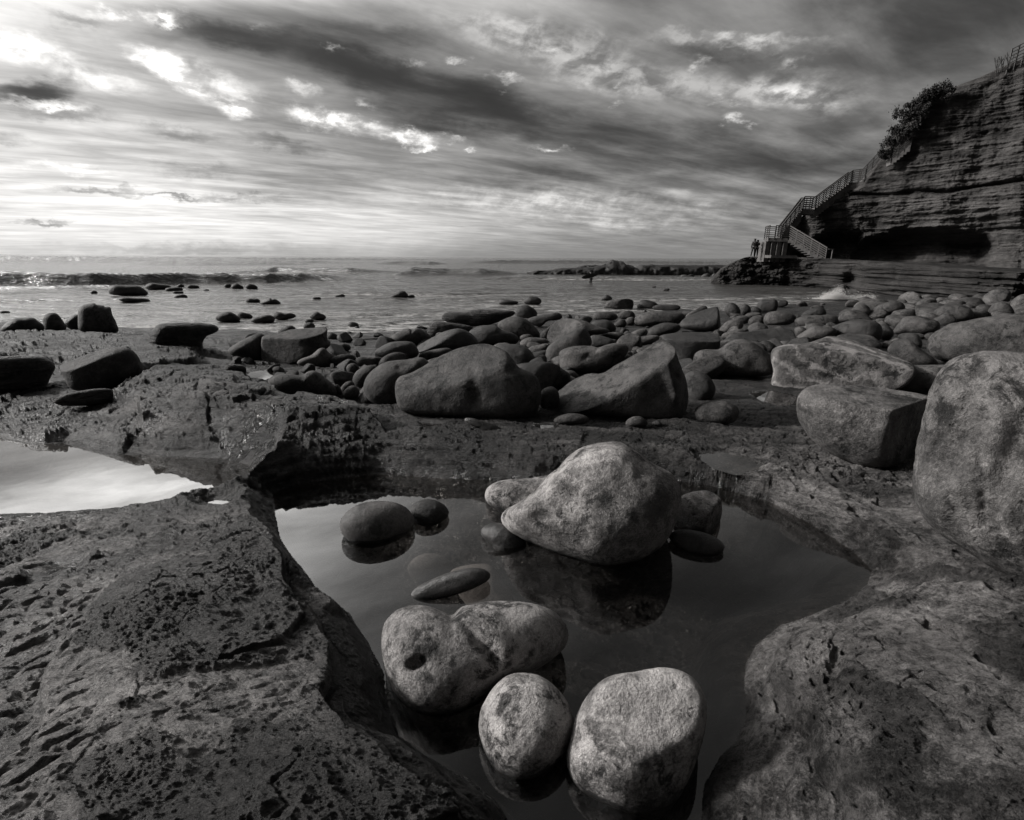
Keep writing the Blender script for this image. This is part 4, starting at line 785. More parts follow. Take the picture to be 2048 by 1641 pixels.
rocks('D', [
 ('big faceted boulder leaning back on the shore', [(150,900),(190,790),(250,730),(400,703),(560,730),(700,788),(845,832),(700,870),(500,900),(240,955)], 'mid', dict(e=0.65, smooth=1, cuts=[(-0.7,-0.6,0.3,0.28)])),
 ('tall leaning boulder curved like a thumb', [(160,1085),(180,1000),(280,920),(400,850),(500,800),(560,798),(615,880),(630,970),(520,1060),(330,1130),(300,1200),(220,1200),(175,1145)], 'mid', dict(e=0.65, smooth=1, lump=0.5)),
 ('dark slab sloping down right of the thumb-shaped boulder', [(600,890),(640,875),(760,888),(895,950),(880,990),(760,1000),(630,985)], 'dark', dict(e=0.6)),
 ('pale rounded oblong boulder in front of the thumb-shaped one', [(298,1110),(308,1040),(400,1000),(520,983),(640,988),(705,1000),(800,968),(930,956),(1010,1000),(980,1080),(860,1190),(740,1245),(500,1265),(360,1250),(306,1190)], 'cobble', dict(e=0.65, smooth=1, lump=0.5, feats=[(450,1025,500,1015,10,-0.02),(560,1110,600,1080,30,-0.03)])),
 ('triangular stone with a bright left rim', [(98,1400),(118,1290),(160,1195),(232,1182),(332,1220),(420,1295),(350,1370),(210,1425),(110,1450)], 'mid', dict(e=0.65, smooth=1, cuts=[(-0.9,-0.4,0.1,0.3)])),
 ('low dark stone at the left foot of the wedge-shaped boulder', [(98,1580),(103,1465),(170,1412),(250,1400),(300,1500),(260,1640),(160,1650)], 'mid', dict(e=0.7, yb=1650)),
 ('flat pale stone behind the oblong boulder', [(680,885),(800,850),(930,848),(1005,890),(900,930),(780,915)], 'cobble', dict(cat='stone')),
 ('smooth rounded boulder with small knobs on its crest', [(1170,885),(1220,812),(1330,758),(1430,748),(1565,790),(1480,850),(1300,900)], 'cobble', dict(e=0.75)),
 ('long rounded boulder lying along the water edge', [(1048,735),(1080,690),(1150,650),(1300,628),(1500,640),(1600,662),(1570,730),(1500,765),(1300,775),(1150,785),(1075,775)], 'mid', dict(e=0.7)),
 ('small lumpy pale cobble between flat stones', [(1005,885),(1100,820),(1210,818),(1190,880),(1080,925)], 'cobble', dict(cat='stone')),
 ('sloping pale slab left of the black block', [(885,945),(1050,898),(1300,876),(1360,890),(1240,960),(1020,1010),(960,990)], 'cobble', dict(e=0.6)),
 ('square block standing at the water line', [(745,600),(780,550),(800,520),(920,508),(1070,514),(1082,600),(1000,628),(850,612)], 'mid', dict(e=0.5, smooth=1, cuts=[(0.6,-0.8,0,0.30)])),
 ('dark rocky hump just right of the square block', [(1090,575),(1130,520),(1200,514),(1290,545),(1330,585),(1230,620),(1110,618)], 'dark', dict(e=0.75)),
 ('thin black slab at the water line', [(1240,605),(1290,568),(1532,570),(1528,615),(1400,625)], 'dark', dict(e=0.5, smooth=1, thick=0.5, cat='rock')),
 ('grey flat-topped stone in front of the square block', [(635,705),(660,650),(760,633),(850,650),(925,690),(850,722),(720,730)], 'mid', dict(e=0.65)),
 ('dark lens-shaped stone below the square block', [(885,670),(980,625),(1060,640),(1078,705),(960,712)], 'mid', dict(e=0.65)),
 ('dark rounded boulder behind the big faceted one', [(615,750),(700,720),(800,722),(870,775),(885,840),(760,845),(640,800)], 'dark', dict(e=0.7)),
 ('small pale pyramid cobble', [(855,770),(930,708),(985,735),(985,785),(880,798)], 'cobble', dict(cat='stone')),
 ('pale little cobble beside the pyramid-shaped one', [(965,740),(1000,700),(1065,690),(1075,765),(990,778)], 'cobble', dict(cat='stone')),
 ('dark slab with a hollow beside the thumb-shaped boulder', [(-20,1010),(80,978),(215,958),(195,1030),(100,1095),(0,1100)], 'mid', dict(e=0.7, feats=[(30,1000,80,995,16,-0.04)])),
 ('stone wedged below the hollow slab', [(40,1130),(150,1068),(172,1150),(150,1215),(60,1230)], 'mid', dict(cat='stone')),
 ('small triangular rock in the shallows near the square block', [(715,515),(765,467),(800,464),(855,510),(780,520)], 'dark', dict(cat='rock', zg=0.0)),
 ('tiny dark stone at the water edge', [(530,698),(565,680),(600,690),(580,706)], 'dark', dict(cat='stone')),
])
rocks('E', [
 ('half-dome cobble peeking over the saddle-shaped boulder', [(965,885),(1010,838),(1080,830),(1150,868),(1195,920),(1140,980),(1040,960)], 'cobble', dict(cat='stone', yb=970)),
 ('pale egg-shaped cobble behind the veined block', [(1398,730),(1428,672),(1480,664),(1545,700),(1535,755),(1440,780)], 'cobble', dict(cat='stone')),
 ('flat lenticular boulder behind the veined block', [(1400,810),(1480,742),(1560,690),(1640,655),(1760,668),(1895,690),(1850,790),(1640,845),(1480,855)], 'cobble', dict(e=0.75)),
 ('bright rounded cobble left of the skull-like stone', [(852,635),(880,570),(950,533),(1035,545),(1045,635),(950,655)], 'cobble', dict(cat='stone')),
 ('sausage-shaped boulder with a square right end', [(1395,600),(1450,555),(1560,538),(1700,533),(1870,538),(1918,600),(1905,645),(1700,655),(1540,670),(1450,660)], 'mid', dict(e=0.6, smooth=1)),
 ('dark hump behind the sausage-shaped boulder', [(1465,550),(1540,480),(1640,440),(1740,448),(1775,535),(1650,560)], 'dark', {}),
 ('square-cut boulder at the far water edge', [(955,425),(1000,358),(1150,345),(1195,358),(1205,445),(1150,500),(1010,500)], 'dark', dict(e=0.5, smooth=1)),
 ('small black block leaning on the square-cut boulder', [(1190,365),(1300,358),(1322,412),(1200,440)], 'dark', dict(e=0.5, cat='stone')),
 ('pointed dark stone at the water edge', [(575,465),(638,384),(700,398),(752,450),(765,540),(640,552)], 'dark', dict(cat='stone')),
 ('round dark stone touching the pointed one', [(752,455),(818,402),(875,430),(885,505),(800,538)], 'dark', dict(cat='stone')),
 ('low dark stone right of the round one', [(875,475),(930,430),(1012,470),(1005,508),(900,510)], 'dark', dict(cat='stone')),
 ('flat dark lens stone among cobbles', [(635,595),(740,540),(860,548),(875,615),(760,630)], 'mid', dict(cat='stone')),
 ('grey lumpy stone beside the tilted block', [(505,725),(560,650),(640,590),(792,598),(795,675),(680,735),(560,752)], 'cobble', {}),
 ('narrow pale slab beside the long dark slab', [(515,785),(640,720),(860,688),(885,722),(760,770),(600,812)], 'cobble', dict(e=0.65, cat='stone')),
 ('little grey knob of stone on the pale slab', [(888,700),(900,672),(940,668),(968,700),(940,722)], 'cobble', dict(cat='stone')),
])
rocks('G', [
 ('large dark rounded boulder above the veined block', [(-90,650),(0,600),(130,560),(300,558),(440,600),(475,700),(430,795),(200,815),(-40,760)], 'dark', dict(yb=800)),
 ('dark boulder close behind the large dark rounded one', [(430,610),(530,618),(602,700),(570,765),(450,775)], 'dark', {}),
 ('smooth pale boulder with a flat top on the cobble beach', [(588,700),(648,600),(700,530),(820,514),(950,530),(1100,580),(1100,690),(900,725),(700,722)], 'cobble', dict(e=0.7, smooth=1)),
 ('angular boulder with a dark right side on the cobble beach', [(1000,570),(1100,520),(1180,480),(1220,490),(1312,575),(1200,640),(1050,640)], 'mid', dict(e=0.6, yb=620)),
 ('dark-capped boulder on the cobble beach', [(1015,492),(1100,420),(1200,388),(1340,388),(1450,430),(1495,515),(1420,570),(1250,575),(1080,545)], 'mid', {}),
 ('small dark ball-like cobble before the striped twin domes', [(1508,528),(1540,460),(1600,443),(1665,480),(1695,525),(1600,560)], 'mid', dict(cat='stone')),
 ('smooth dome-shaped boulder beside the ball-like cobble', [(1640,470),(1700,390),(1790,353),(1880,380),(1932,450),(1945,518),(1800,530),(1690,525)], 'mid', dict(lump=0.3)),
 ('grey boulder at the right edge under the cliff', [(1888,410),(1940,320),(2048,268),(2130,300),(2130,460),(1960,485)], 'cobble', {}),
 ('double-humped boulder on the cobble beach', [(328,530),(370,440),(440,388),(600,350),(700,370),(732,435),(640,480),(500,520)], 'mid', {}),
 ('egg-shaped boulder on the cobble beach left of the double-humped one', [(95,510),(170,400),(240,378),(320,410),(345,490),(280,530),(160,540)], 'mid', {}),
 ('oval tilted cobble in the middle of the cobble beach', [(828,405),(880,350),(1000,323),(1038,360),(1025,405),(900,438)], 'mid', dict(cat='stone')),
 ('ribbed hump-backed boulder behind the veined block', [(525,895),(600,802),(700,768),(800,798),(900,880),(1020,970),(1120,1060),(900,1090),(650,1030)], 'mid', dict(yb=1080, e=0.7)),
 ('dark folded rock above the ribbed hump-backed one', [(628,742),(700,708),(850,708),(905,780),(915,880),(800,850)], 'dark', dict(e=0.65, cat='rock')),
])
# --- left of the picture
rocks('B', [
 ('cube-like boulder with a slanting top at the edge of the left shelf', [(622,810),(628,700),(655,668),(800,640),(930,600),(1180,590),(1292,584),(1300,700),(1330,780),(1200,860),(1050,930),(960,960),(800,968),(640,955)], 'mid', dict(yb=950, e=0.45, cen=(950,780), lump=0.3, smooth=0, cuts=[(-0.05,-0.25,1,0.27),(-0.15,-1,0.0,0.30)])),
 ('sloping boulder against the left side of the cube-like one', [(275,835),(400,740),(520,680),(650,653),(680,800),(650,935),(520,910),(390,900)], 'mid', dict(yb=930, push=0.6)),
 ('small low dark stone before the sloping boulder', [(330,850),(400,790),(500,822),(560,905),(400,900)], 'dark', dict(cat='stone')),
 ('peaked rock behind the cube-like boulder', [(785,640),(850,600),(930,568),(985,602),(960,680),(820,690)], 'mid', dict(cat='rock', yb=700, push=2.0)),
 ('smooth wave-worn stone right of the cube-like boulder', [(955,955),(1130,880),(1220,808),(1280,803),(1330,858),(1420,900),(1400,980),(1200,1000)], 'cobble', dict(thick=0.6, lump=0.4)),
 ('flat dark slab right of the wave-worn stone', [(1310,930),(1400,880),(1500,863),(1590,888),(1600,955),(1450,1000)], 'mid', dict(thick=0.6)),
 ('broad two-humped dark boulder beside the small bright puddle', [(690,1140),(760,1080),(880,1063),(1040,1080),(1110,1040),(1190,1038),(1290,1110),(1370,1180),(1405,1265),(1350,1320),(1100,1330),(900,1275),(750,1210)], 'mid', dict(yb=1310, e=0.75, lump=0.3, smooth=1)),
 ('tiny pale cobble against the two-humped boulder', [(1370,1190),(1410,1170),(1445,1225),(1465,1280),(1410,1300)], 'cobble', dict(cat='stone')),
 ('pale leaning cobble left of the rimmed stone', [(1440,1215),(1500,1150),(1575,1148),(1570,1235),(1470,1250)], 'cobble', dict(cat='stone', push=1.0)),
 ('pale cobble with a ridge near the rimmed stone', [(1455,1280),(1520,1200),(1590,1188),(1635,1250),(1610,1310),(1500,1320)], 'cobble', dict(cat='stone')),
 ('ball-shaped grey cobble on the flat rock', [(1496,1020),(1520,970),(1580,958),(1628,1000),(1625,1045),(1550,1068)], 'mid', dict(cat='stone')),
 ('long low slab behind the ball-shaped cobble', [(1590,905),(1700,893),(1885,903),(1900,965),(1700,1000),(1600,970)], 'mid', dict(e=0.6, thick=0.6)),
 ('left dark rock of the pair awash beside the layered ledge', [(148,512),(170,468),(270,430),(330,438),(400,488),(442,518),(280,535)], 'dark', dict(zg=0.0, cat='rock')),
 ('low dark rock just behind the left one of the pair awash', [(370,445),(410,435),(480,445),(555,478),(520,505),(420,508)], 'dark', dict(zg=0.0, cat='rock', push=1.0)),
 ('long tapering dark rock awash in the shallows', [(490,532),(560,490),(680,463),(760,478),(765,535),(620,545)], 'dark', dict(zg=0.0, cat='rock')),
 ('split dark rock at the right end of the tapering one', [(748,495),(760,440),(800,430),(860,445),(940,443),(988,482),(860,515)], 'dark', dict(zg=0.0, cat='rock', smooth=0)),
 ('loaf-shaped rock in the surf', [(455,333),(465,303),(540,297),(622,308),(632,333),(540,338)], 'dark', dict(zg=0.0, cat='rock')),
 ('jagged rock with several teeth in the surf', [(612,352),(680,312),(715,288),(740,305),(770,298),(832,346),(740,358)], 'dark', dict(zg=0.0, cat='rock', smooth=0, rough=3)),
 ('thin flat rock far out right of the jagged one', [(1328,280),(1400,262),(1470,251),(1508,275),(1420,287)], 'dark', dict(zg=0.0, cat='rock')),
 ('barely awash flat rock beside the thin one', [(1130,292),(1200,280),(1260,295),(1190,307)], 'dark', dict(zg=0.0, cat='rock')),
 ('small dark boulder behind the cube-like one', [(1055,595),(1078,548),(1150,543),(1185,595),(1120,620)], 'dark', dict(zg=0.0, cat='rock')),
 ('flat dark rock stacked above it in the shallows', [(1068,535),(1090,508),(1160,508),(1165,538),(1110,548)], 'dark', dict(zg=0.0, cat='rock')),
 ('lumpy dark rock in the glittering shallows', [(1110,492),(1180,430),(1235,448),(1315,492),(1200,512)], 'dark', dict(zg=0.0, cat='rock')),
 ('isolated dark stone in the glittering shallows', [(1512,550),(1560,534),(1632,560),(1612,590),(1530,582)], 'dark', dict(zg=0.0, cat='stone')),
 ('low dark rock right of the cube-like boulder', [(1290,655),(1360,645),(1435,700),(1405,745),(1300,730)], 'dark', dict(cat='rock', zg=0.05)),
 ('flat dark shelf rock at the water edge', [(1415,705),(1560,718),(1575,748),(1440,755)], 'dark', dict(cat='rock', zg=0.05)),
 ('dark mound of rock at the water edge left of the two-humped shore boulder', [(1570,745),(1640,700),(1800,698),(1875,735),(1700,752)], 'dark', dict(cat='rock', zg=0.05)),
 ('rounded dark stone below the flat shelf rock', [(1365,795),(1450,753),(1520,768),(1560,805),(1480,838),(1380,832)], 'dark', dict(cat='stone')),
])
rocks('C', [
 ('dark wedge rock alone in the middle of the bay', [(80,492),(140,455),(200,425),(262,428),(290,470),(290,492),(200,500)], 'dark', dict(zg=0.0, smooth=1)),
 ('small rock touching the wedge rock in the bay', [(275,488),(300,465),(345,463),(362,490),(310,497)], 'dark', dict(zg=0.0)),
 ('low dark rock near the rounded one off the layered slab', [(1198,552),(1230,520),(1310,513),(1400,530),(1455,542),(1330,558)], 'dark', dict(zg=0.0, smooth=1, rough=2)),
 ('rounded dark rock with a flat crown off the layered slab', [(1458,545),(1500,490),(1552,474),(1640,500),(1664,553),(1550,560)], 'dark', dict(zg=0.0)),
 ('sliver of rock in the middle of the bay', [(945,456),(1000,447),(1062,449),(1050,460)], 'dark', dict(zg=0.0)),
], cat='rock')
rocks('A', [
 ('tall rounded boulder with a chipped crown standing at the sea edge', [(798,830),(798,750),(808,700),(850,670),(960,650),(975,662),(1060,675),(1075,688),(1130,690),(1150,765),(1192,850),(1202,950),(1000,965),(880,950),(808,920)], 'mid', dict(yb=950, e=0.6, smooth=0, lump=0.4, cat=BO)),
 ('small upright rounded boulder between larger ones at the sea edge', [(443,860),(448,785),(500,753),(572,750),(622,800),(662,862),(690,920),(560,940),(460,930)], 'mid', dict(yb=925, cat=BO)),
 ('dark slanting rock leaning on the tall chipped boulder', [(655,850),(720,790),(795,763),(850,800),(850,925),(760,925),(690,900)], 'dark', dict(yb=915, push=0.4)),
 ('jagged dark rock at the left edge of the sea shelf', [(0,930),(55,860),(130,808),(230,800),(342,798),(400,840),(445,870),(450,930),(330,965),(100,965)], 'dark', dict(yb=955, rough=2, smooth=1)),
 ('large smooth dark boulder in the gully of the left shelf', [(603,1290),(640,1240),(780,1190),(950,1138),(1100,1108),(1300,1108),(1385,1160),(1435,1240),(1460,1350),(1320,1440),(1150,1500),(1080,1545),(900,1560),(720,1520),(650,1400)], 'mid', dict(yb=1545, e=0.62, smooth=1, lump=0.4, cat=BO, cuts=[(-0.2,-0.3,0.9,0.30)])),
 ('shaggy dark rock where the left waves break', [(1108,505),(1150,465),(1250,463),(1400,470),(1470,500),(1525,555),(1460,578),(1300,582),(1200,568),(1125,562)], 'dark', dict(zg=0.0, rough=2.5, smooth=1)),
 ('small round rock left of the shaggy one', [(918,547),(940,525),(985,524),(1003,551),(960,556)], 'dark', dict(zg=0.0)),
 ('long flat rock in front of the shaggy one', [(1186,612),(1220,591),(1350,594),(1500,604),(1592,622),(1500,637),(1250,632)], 'dark', dict(zg=0.0, rough=2)),
 ('broad dark rock right behind the shaggy one', [(1468,492),(1530,445),(1620,449),(1750,474),(1785,503),(1650,515),(1540,515)], 'dark', dict(zg=0.0, rough=2)),
 ('flat rock slanting out of the surf', [(1645,518),(1750,489),(1850,489),(1905,517),(1780,525)], 'dark', dict(zg=0.0)),
 ('small pointed rock behind the slanting flat one', [(1805,485),(1850,451),(1895,485)], 'dark', dict(zg=0.0)),
 ('long low rock right of the pointed one', [(1895,492),(1950,460),(2030,474),(2060,498)], 'dark', dict(zg=0.0)),
 ('thin rock sliver in the surf', [(1738,545),(1800,528),(1935,545),(1800,554)], 'dark', dict(zg=0.0)),
 ('foam-washed rock in the surf', [(1758,592),(1830,564),(1900,564),(1935,602),(1800,604)], 'dark', dict(zg=0.0)),
 ('dark rock sliver at the left edge of the water', [(-20,748),(40,727),(125,742),(60,757)], 'dark', dict(zg=0.0)),
], cat='rock')
rocks('B', [
 ('left one of two small dark rocks behind the wave trough', [(243,162),(270,144),(322,150),(305,185),(260,182)], 'dark', {}),
 ('middle low rock behind the wave trough', [(316,192),(340,149),(390,144),(465,197)], 'dark', {}),
 ('right dark rock behind the wave trough', [(466,193),(480,149),(540,149),(604,184),(590,197)], 'dark', {}),
 ('tiny rock left of the trough rocks', [(18,217),(70,199),(104,217)], 'dark', {})], cat='rock', zg=0.0)
rocks('K', [
 ('overhanging layered ledge rock jutting over the water on the left', [(848,545),(870,505),(905,478),(1000,470),(1120,470),(1210,482),(1238,508),(1212,530),(1170,545),(1148,580),(1135,625),(1000,630),(870,600)], 'layered', dict(yb=610, e=0.5, smooth=0, rough=2.5, thick=0.9, lump=0.4)),
 ('dark blocky ledge rock at the left edge above the mirror pool', [(-120,690),(0,662),(200,657),(282,680),(312,720),(285,780),(245,838),(120,860),(-120,860)], 'layered', dict(yb=850, e=0.45, smooth=0, thick=0.9, lump=0.4)),
 ('small dark ledge block left of the bright little puddle', [(1268,720),(1310,705),(1385,715),(1392,760),(1370,785),(1290,770)], 'layered', dict(e=0.5)),
 ('long smooth rib of rock below the gully boulder', [(300,905),(400,865),(560,842),(640,850),(700,890),(640,925),(480,940),(330,935)], 'layered', dict(e=0.6, thick=0.5)),
], cat='rock')

# --- scattered cobbles of the beach under the cliff (individual stones, a few shared shapes)
rng = random.Random(7)
def proto(i):
    n, mr = 28, 18; tg = np.linspace(0, 2 * PI, n, endpoint=False); ph = np.linspace(0, PI, mr)
    D = np.stack([np.sin(ph)[:, None] * np.cos(tg), np.sin(ph)[:, None] * np.sin(tg), np.cos(ph)[:, None] * np.ones(n)], -1)
    r = 1 + 0.28 * fbm3(D + i * 5.3, 1.1, 3, 100 + i) + 0.03 * fbm3(D, 5, 3, 200 + i); P = D * r[..., None]
    for k in range(4 if i < 12 else 7):
        nn = np.array([rng.uniform(-1, 1), rng.uniform(-1, 1), rng.uniform(-0.6, 0.9)]); nn /= np.linalg.norm(nn); q = P @ nn - (0.72 if i < 12 else 0.5)
        P = P - (0.5 * (q + np.sqrt(q * q + 0.01)))[..., None] * nn
    me = mk_mesh('cobble', P.reshape(-1, 3), grid_faces(mr, n, True), MS[('cobble' if i % 3 else 'mid') if i < 12 else ('dark' if i % 2 else 'mid')]); bm_fix(me); return me
PROTO = [proto(i) for i in range(22)]
taken = []
for o in COL.objects:
    if o.type == 'MESH' and 'label' in o.keys():
        co_ = np.array([v.co[:] for v in o.data.vertices]); taken.append((o.location.x, o.location.y, 0.42 * max(np.ptp(co_[:, 0]), np.ptp(co_[:, 1]))))
def scatter(n, region, rmin, rmax, label, group, cat, squash=(0.45, 0.75), tries=60, clear=0.8, zmin=-0.1, pr=(0, 12)):
    cnt = 0; poly = np.array(region, float)
    for k in range(n * tries):
        if cnt >= n: break
        x = rng.uniform(poly[:, 0].min(), poly[:, 0].max()); y = rng.uniform(poly[:, 1].min(), poly[:, 1].max())
        ins = False; j = len(poly) - 1
        for i in range(len(poly)):
            if (poly[i, 1] > y) != (poly[j, 1] > y) and x < (poly[j, 0] - poly[i, 0]) * (y - poly[i, 1]) / (poly[j, 1] - poly[i, 1]) + poly[i, 0]: ins = not ins
            j = i
        if not ins: continue
        c = contact(x, y); r = rng.uniform(0, 1) ** 1.6 * (rmax - rmin) + rmin
        if c[2] < zmin or any((c[0] - a) ** 2 + (c[1] - b) ** 2 < ((r + s) * clear) ** 2 for a, b, s in taken): continue
        taken.append((c[0], c[1], r * 0.85)); q = rng.uniform(*squash)
        o = link('cobble' if cat == 'cobble' else cat, PROTO[rng.randrange(*pr)], (c[0], c[1], c[2] + r * q * 0.45))
        o.scale = (r * rng.uniform(0.85, 1.35), r * rng.uniform(0.8, 1.0), r * q); o.rotation_euler = (rng.uniform(-0.35, 0.35), rng.uniform(-0.35, 0.35), rng.uniform(0, 6.28))
        tag(o, label, cat, group); cnt += 1
    return cnt
n1_ = scatter(95, [(1700,604),(1900,602),(2300,604),(2300,640),(2048,640),(1720,640)], 0.22, 0.62, 'rounded grey cobble among many alike on the beach close under the cliff', 'cobbles close under the cliff', 'cobble', clear=0.72)
n2_ = scatter(85, [(1440,640),(1640,606),(1720,620),(2250,640),(2250,690),(1900,690),(1720,700),(1480,700)], 0.14, 0.42, 'rounded grey cobble wedged between the boulders of the right beach', 'cobbles between the right-hand boulders', 'cobble', clear=0.72)
n3_ = scatter(70, [(720,800),(1000,650),(1250,640),(1440,640),(1480,760),(1080,820),(780,800)], 0.07, 0.24, 'small grey cobble filling a gap between the boulders of the middle shore', 'cobbles in the gaps of the middle shore', 'cobble', clear=0.7)
n4_ = scatter(120, [(640,700),(880,650),(1250,625),(1440,625),(1700,640),(1700,700),(1480,760),(1080,800),(780,800),(700,770)], 0.16, 0.42, 'dark angular rock jammed between the larger boulders of the shore', 'angular rocks between the shore boulders', 'rock', clear=0.6, pr=(12, 22))
n6_ = scatter(34, [(430,720),(560,700),(800,700),(800,800),(700,800),(560,770)], 0.06, 0.20, 'small dark stone among the rubble left of the massive dome', 'rubble left of the dome', 'rock', clear=0.75, pr=(12, 22), zmin=-0.2)
n5_ = scatter(26, [(470,700),(640,690),(780,690),(900,660),(700,650),(560,660)], 0.10, 0.30, 'low dark rock at the water edge between the cube-like boulder and the dome', 'dark rocks at the water edge', 'rock', clear=0.7, pr=(12, 22), zmin=-0.2)
def relabel():
    def pxof(o): return to_px(np.array(o.location))
    sc = [o for o in COL.objects if o.get('group') and o.get('category') in ('cobble', 'rock') and o.type == 'MESH' and o.parent is None]
    tr = [o for o in COL.objects if o.get('label') and not o.get('group') and o.type == 'MESH' and o.get('category') in ('boulder', 'stone', 'rock')]
    def short(l):
        for k in (',', ' with ', ' lying ', ' on ', ' in ', ' at ', ' behind ', ' beside ', ' between ', ' of ', ' standing', ' just ', ' right ', ' left ', ' below ', ' peeping', ' showing', ' leaning', ' rising', ' tucked', ' cut ', ' near ', ' against', ' like ', ' sloping', ' touching', ' wedged', ' sticking', ' squeezed', ' above ', ' under ', ' alone', ' close ', ' before ', ' stacked', ' awash', ' among', ' curved', ' where', ' jutting'):
            l = l.split(k)[0]
        return l.strip()
    sh = {}; 
    for o in tr: sh.setdefault(short(o['label']), []).append(o)
    names = [(k, np.array(pxof(v[0]))) for k, v in sh.items() if len(v) == 1 and 2 <= len(k.split()) <= 6]
    T = np.array([p for _, p in names]); G = {}
    for o in sc:
        p = np.array(pxof(o)); d = np.hypot(T[:, 0] - p[0], (T[:, 1] - p[1]) * 1.6); i = int(np.argmin(d)); v = p - T[i]
        r = ('left of' if v[0] < 0 else 'right of') if abs(v[0]) > 1.2 * abs(v[1]) else ('in front of' if v[1] > 0 else 'behind')
        G.setdefault((names[i][0], r, 'dark' if 'rock' in o['group'].split()[:2] or 'rocks' in o['group'] or 'rubble' in o['group'] else o['group']), []).append((d[i], o))
    OR = ['nearest', 'second nearest', 'third nearest', 'fourth nearest']
    for (nm, r, g), L in G.items():
        L.sort(key=lambda q: q[0]); kind = {'cobbles close under the cliff': 'rounded grey cobble', 'cobbles between the right-hand boulders': 'rounded cobble', 'cobbles in the gaps of the middle shore': 'small pale cobble'}.get(g, 'dark angular rock')
        for k, (d, o) in enumerate(L):
            if k < 4: o['label'] = (kind + ' ' + r + ' the ' + nm) if len(L) == 1 else (kind + ' ' + r + ' the ' + nm + ', ' + OR[k] + ' to it')
relabel()

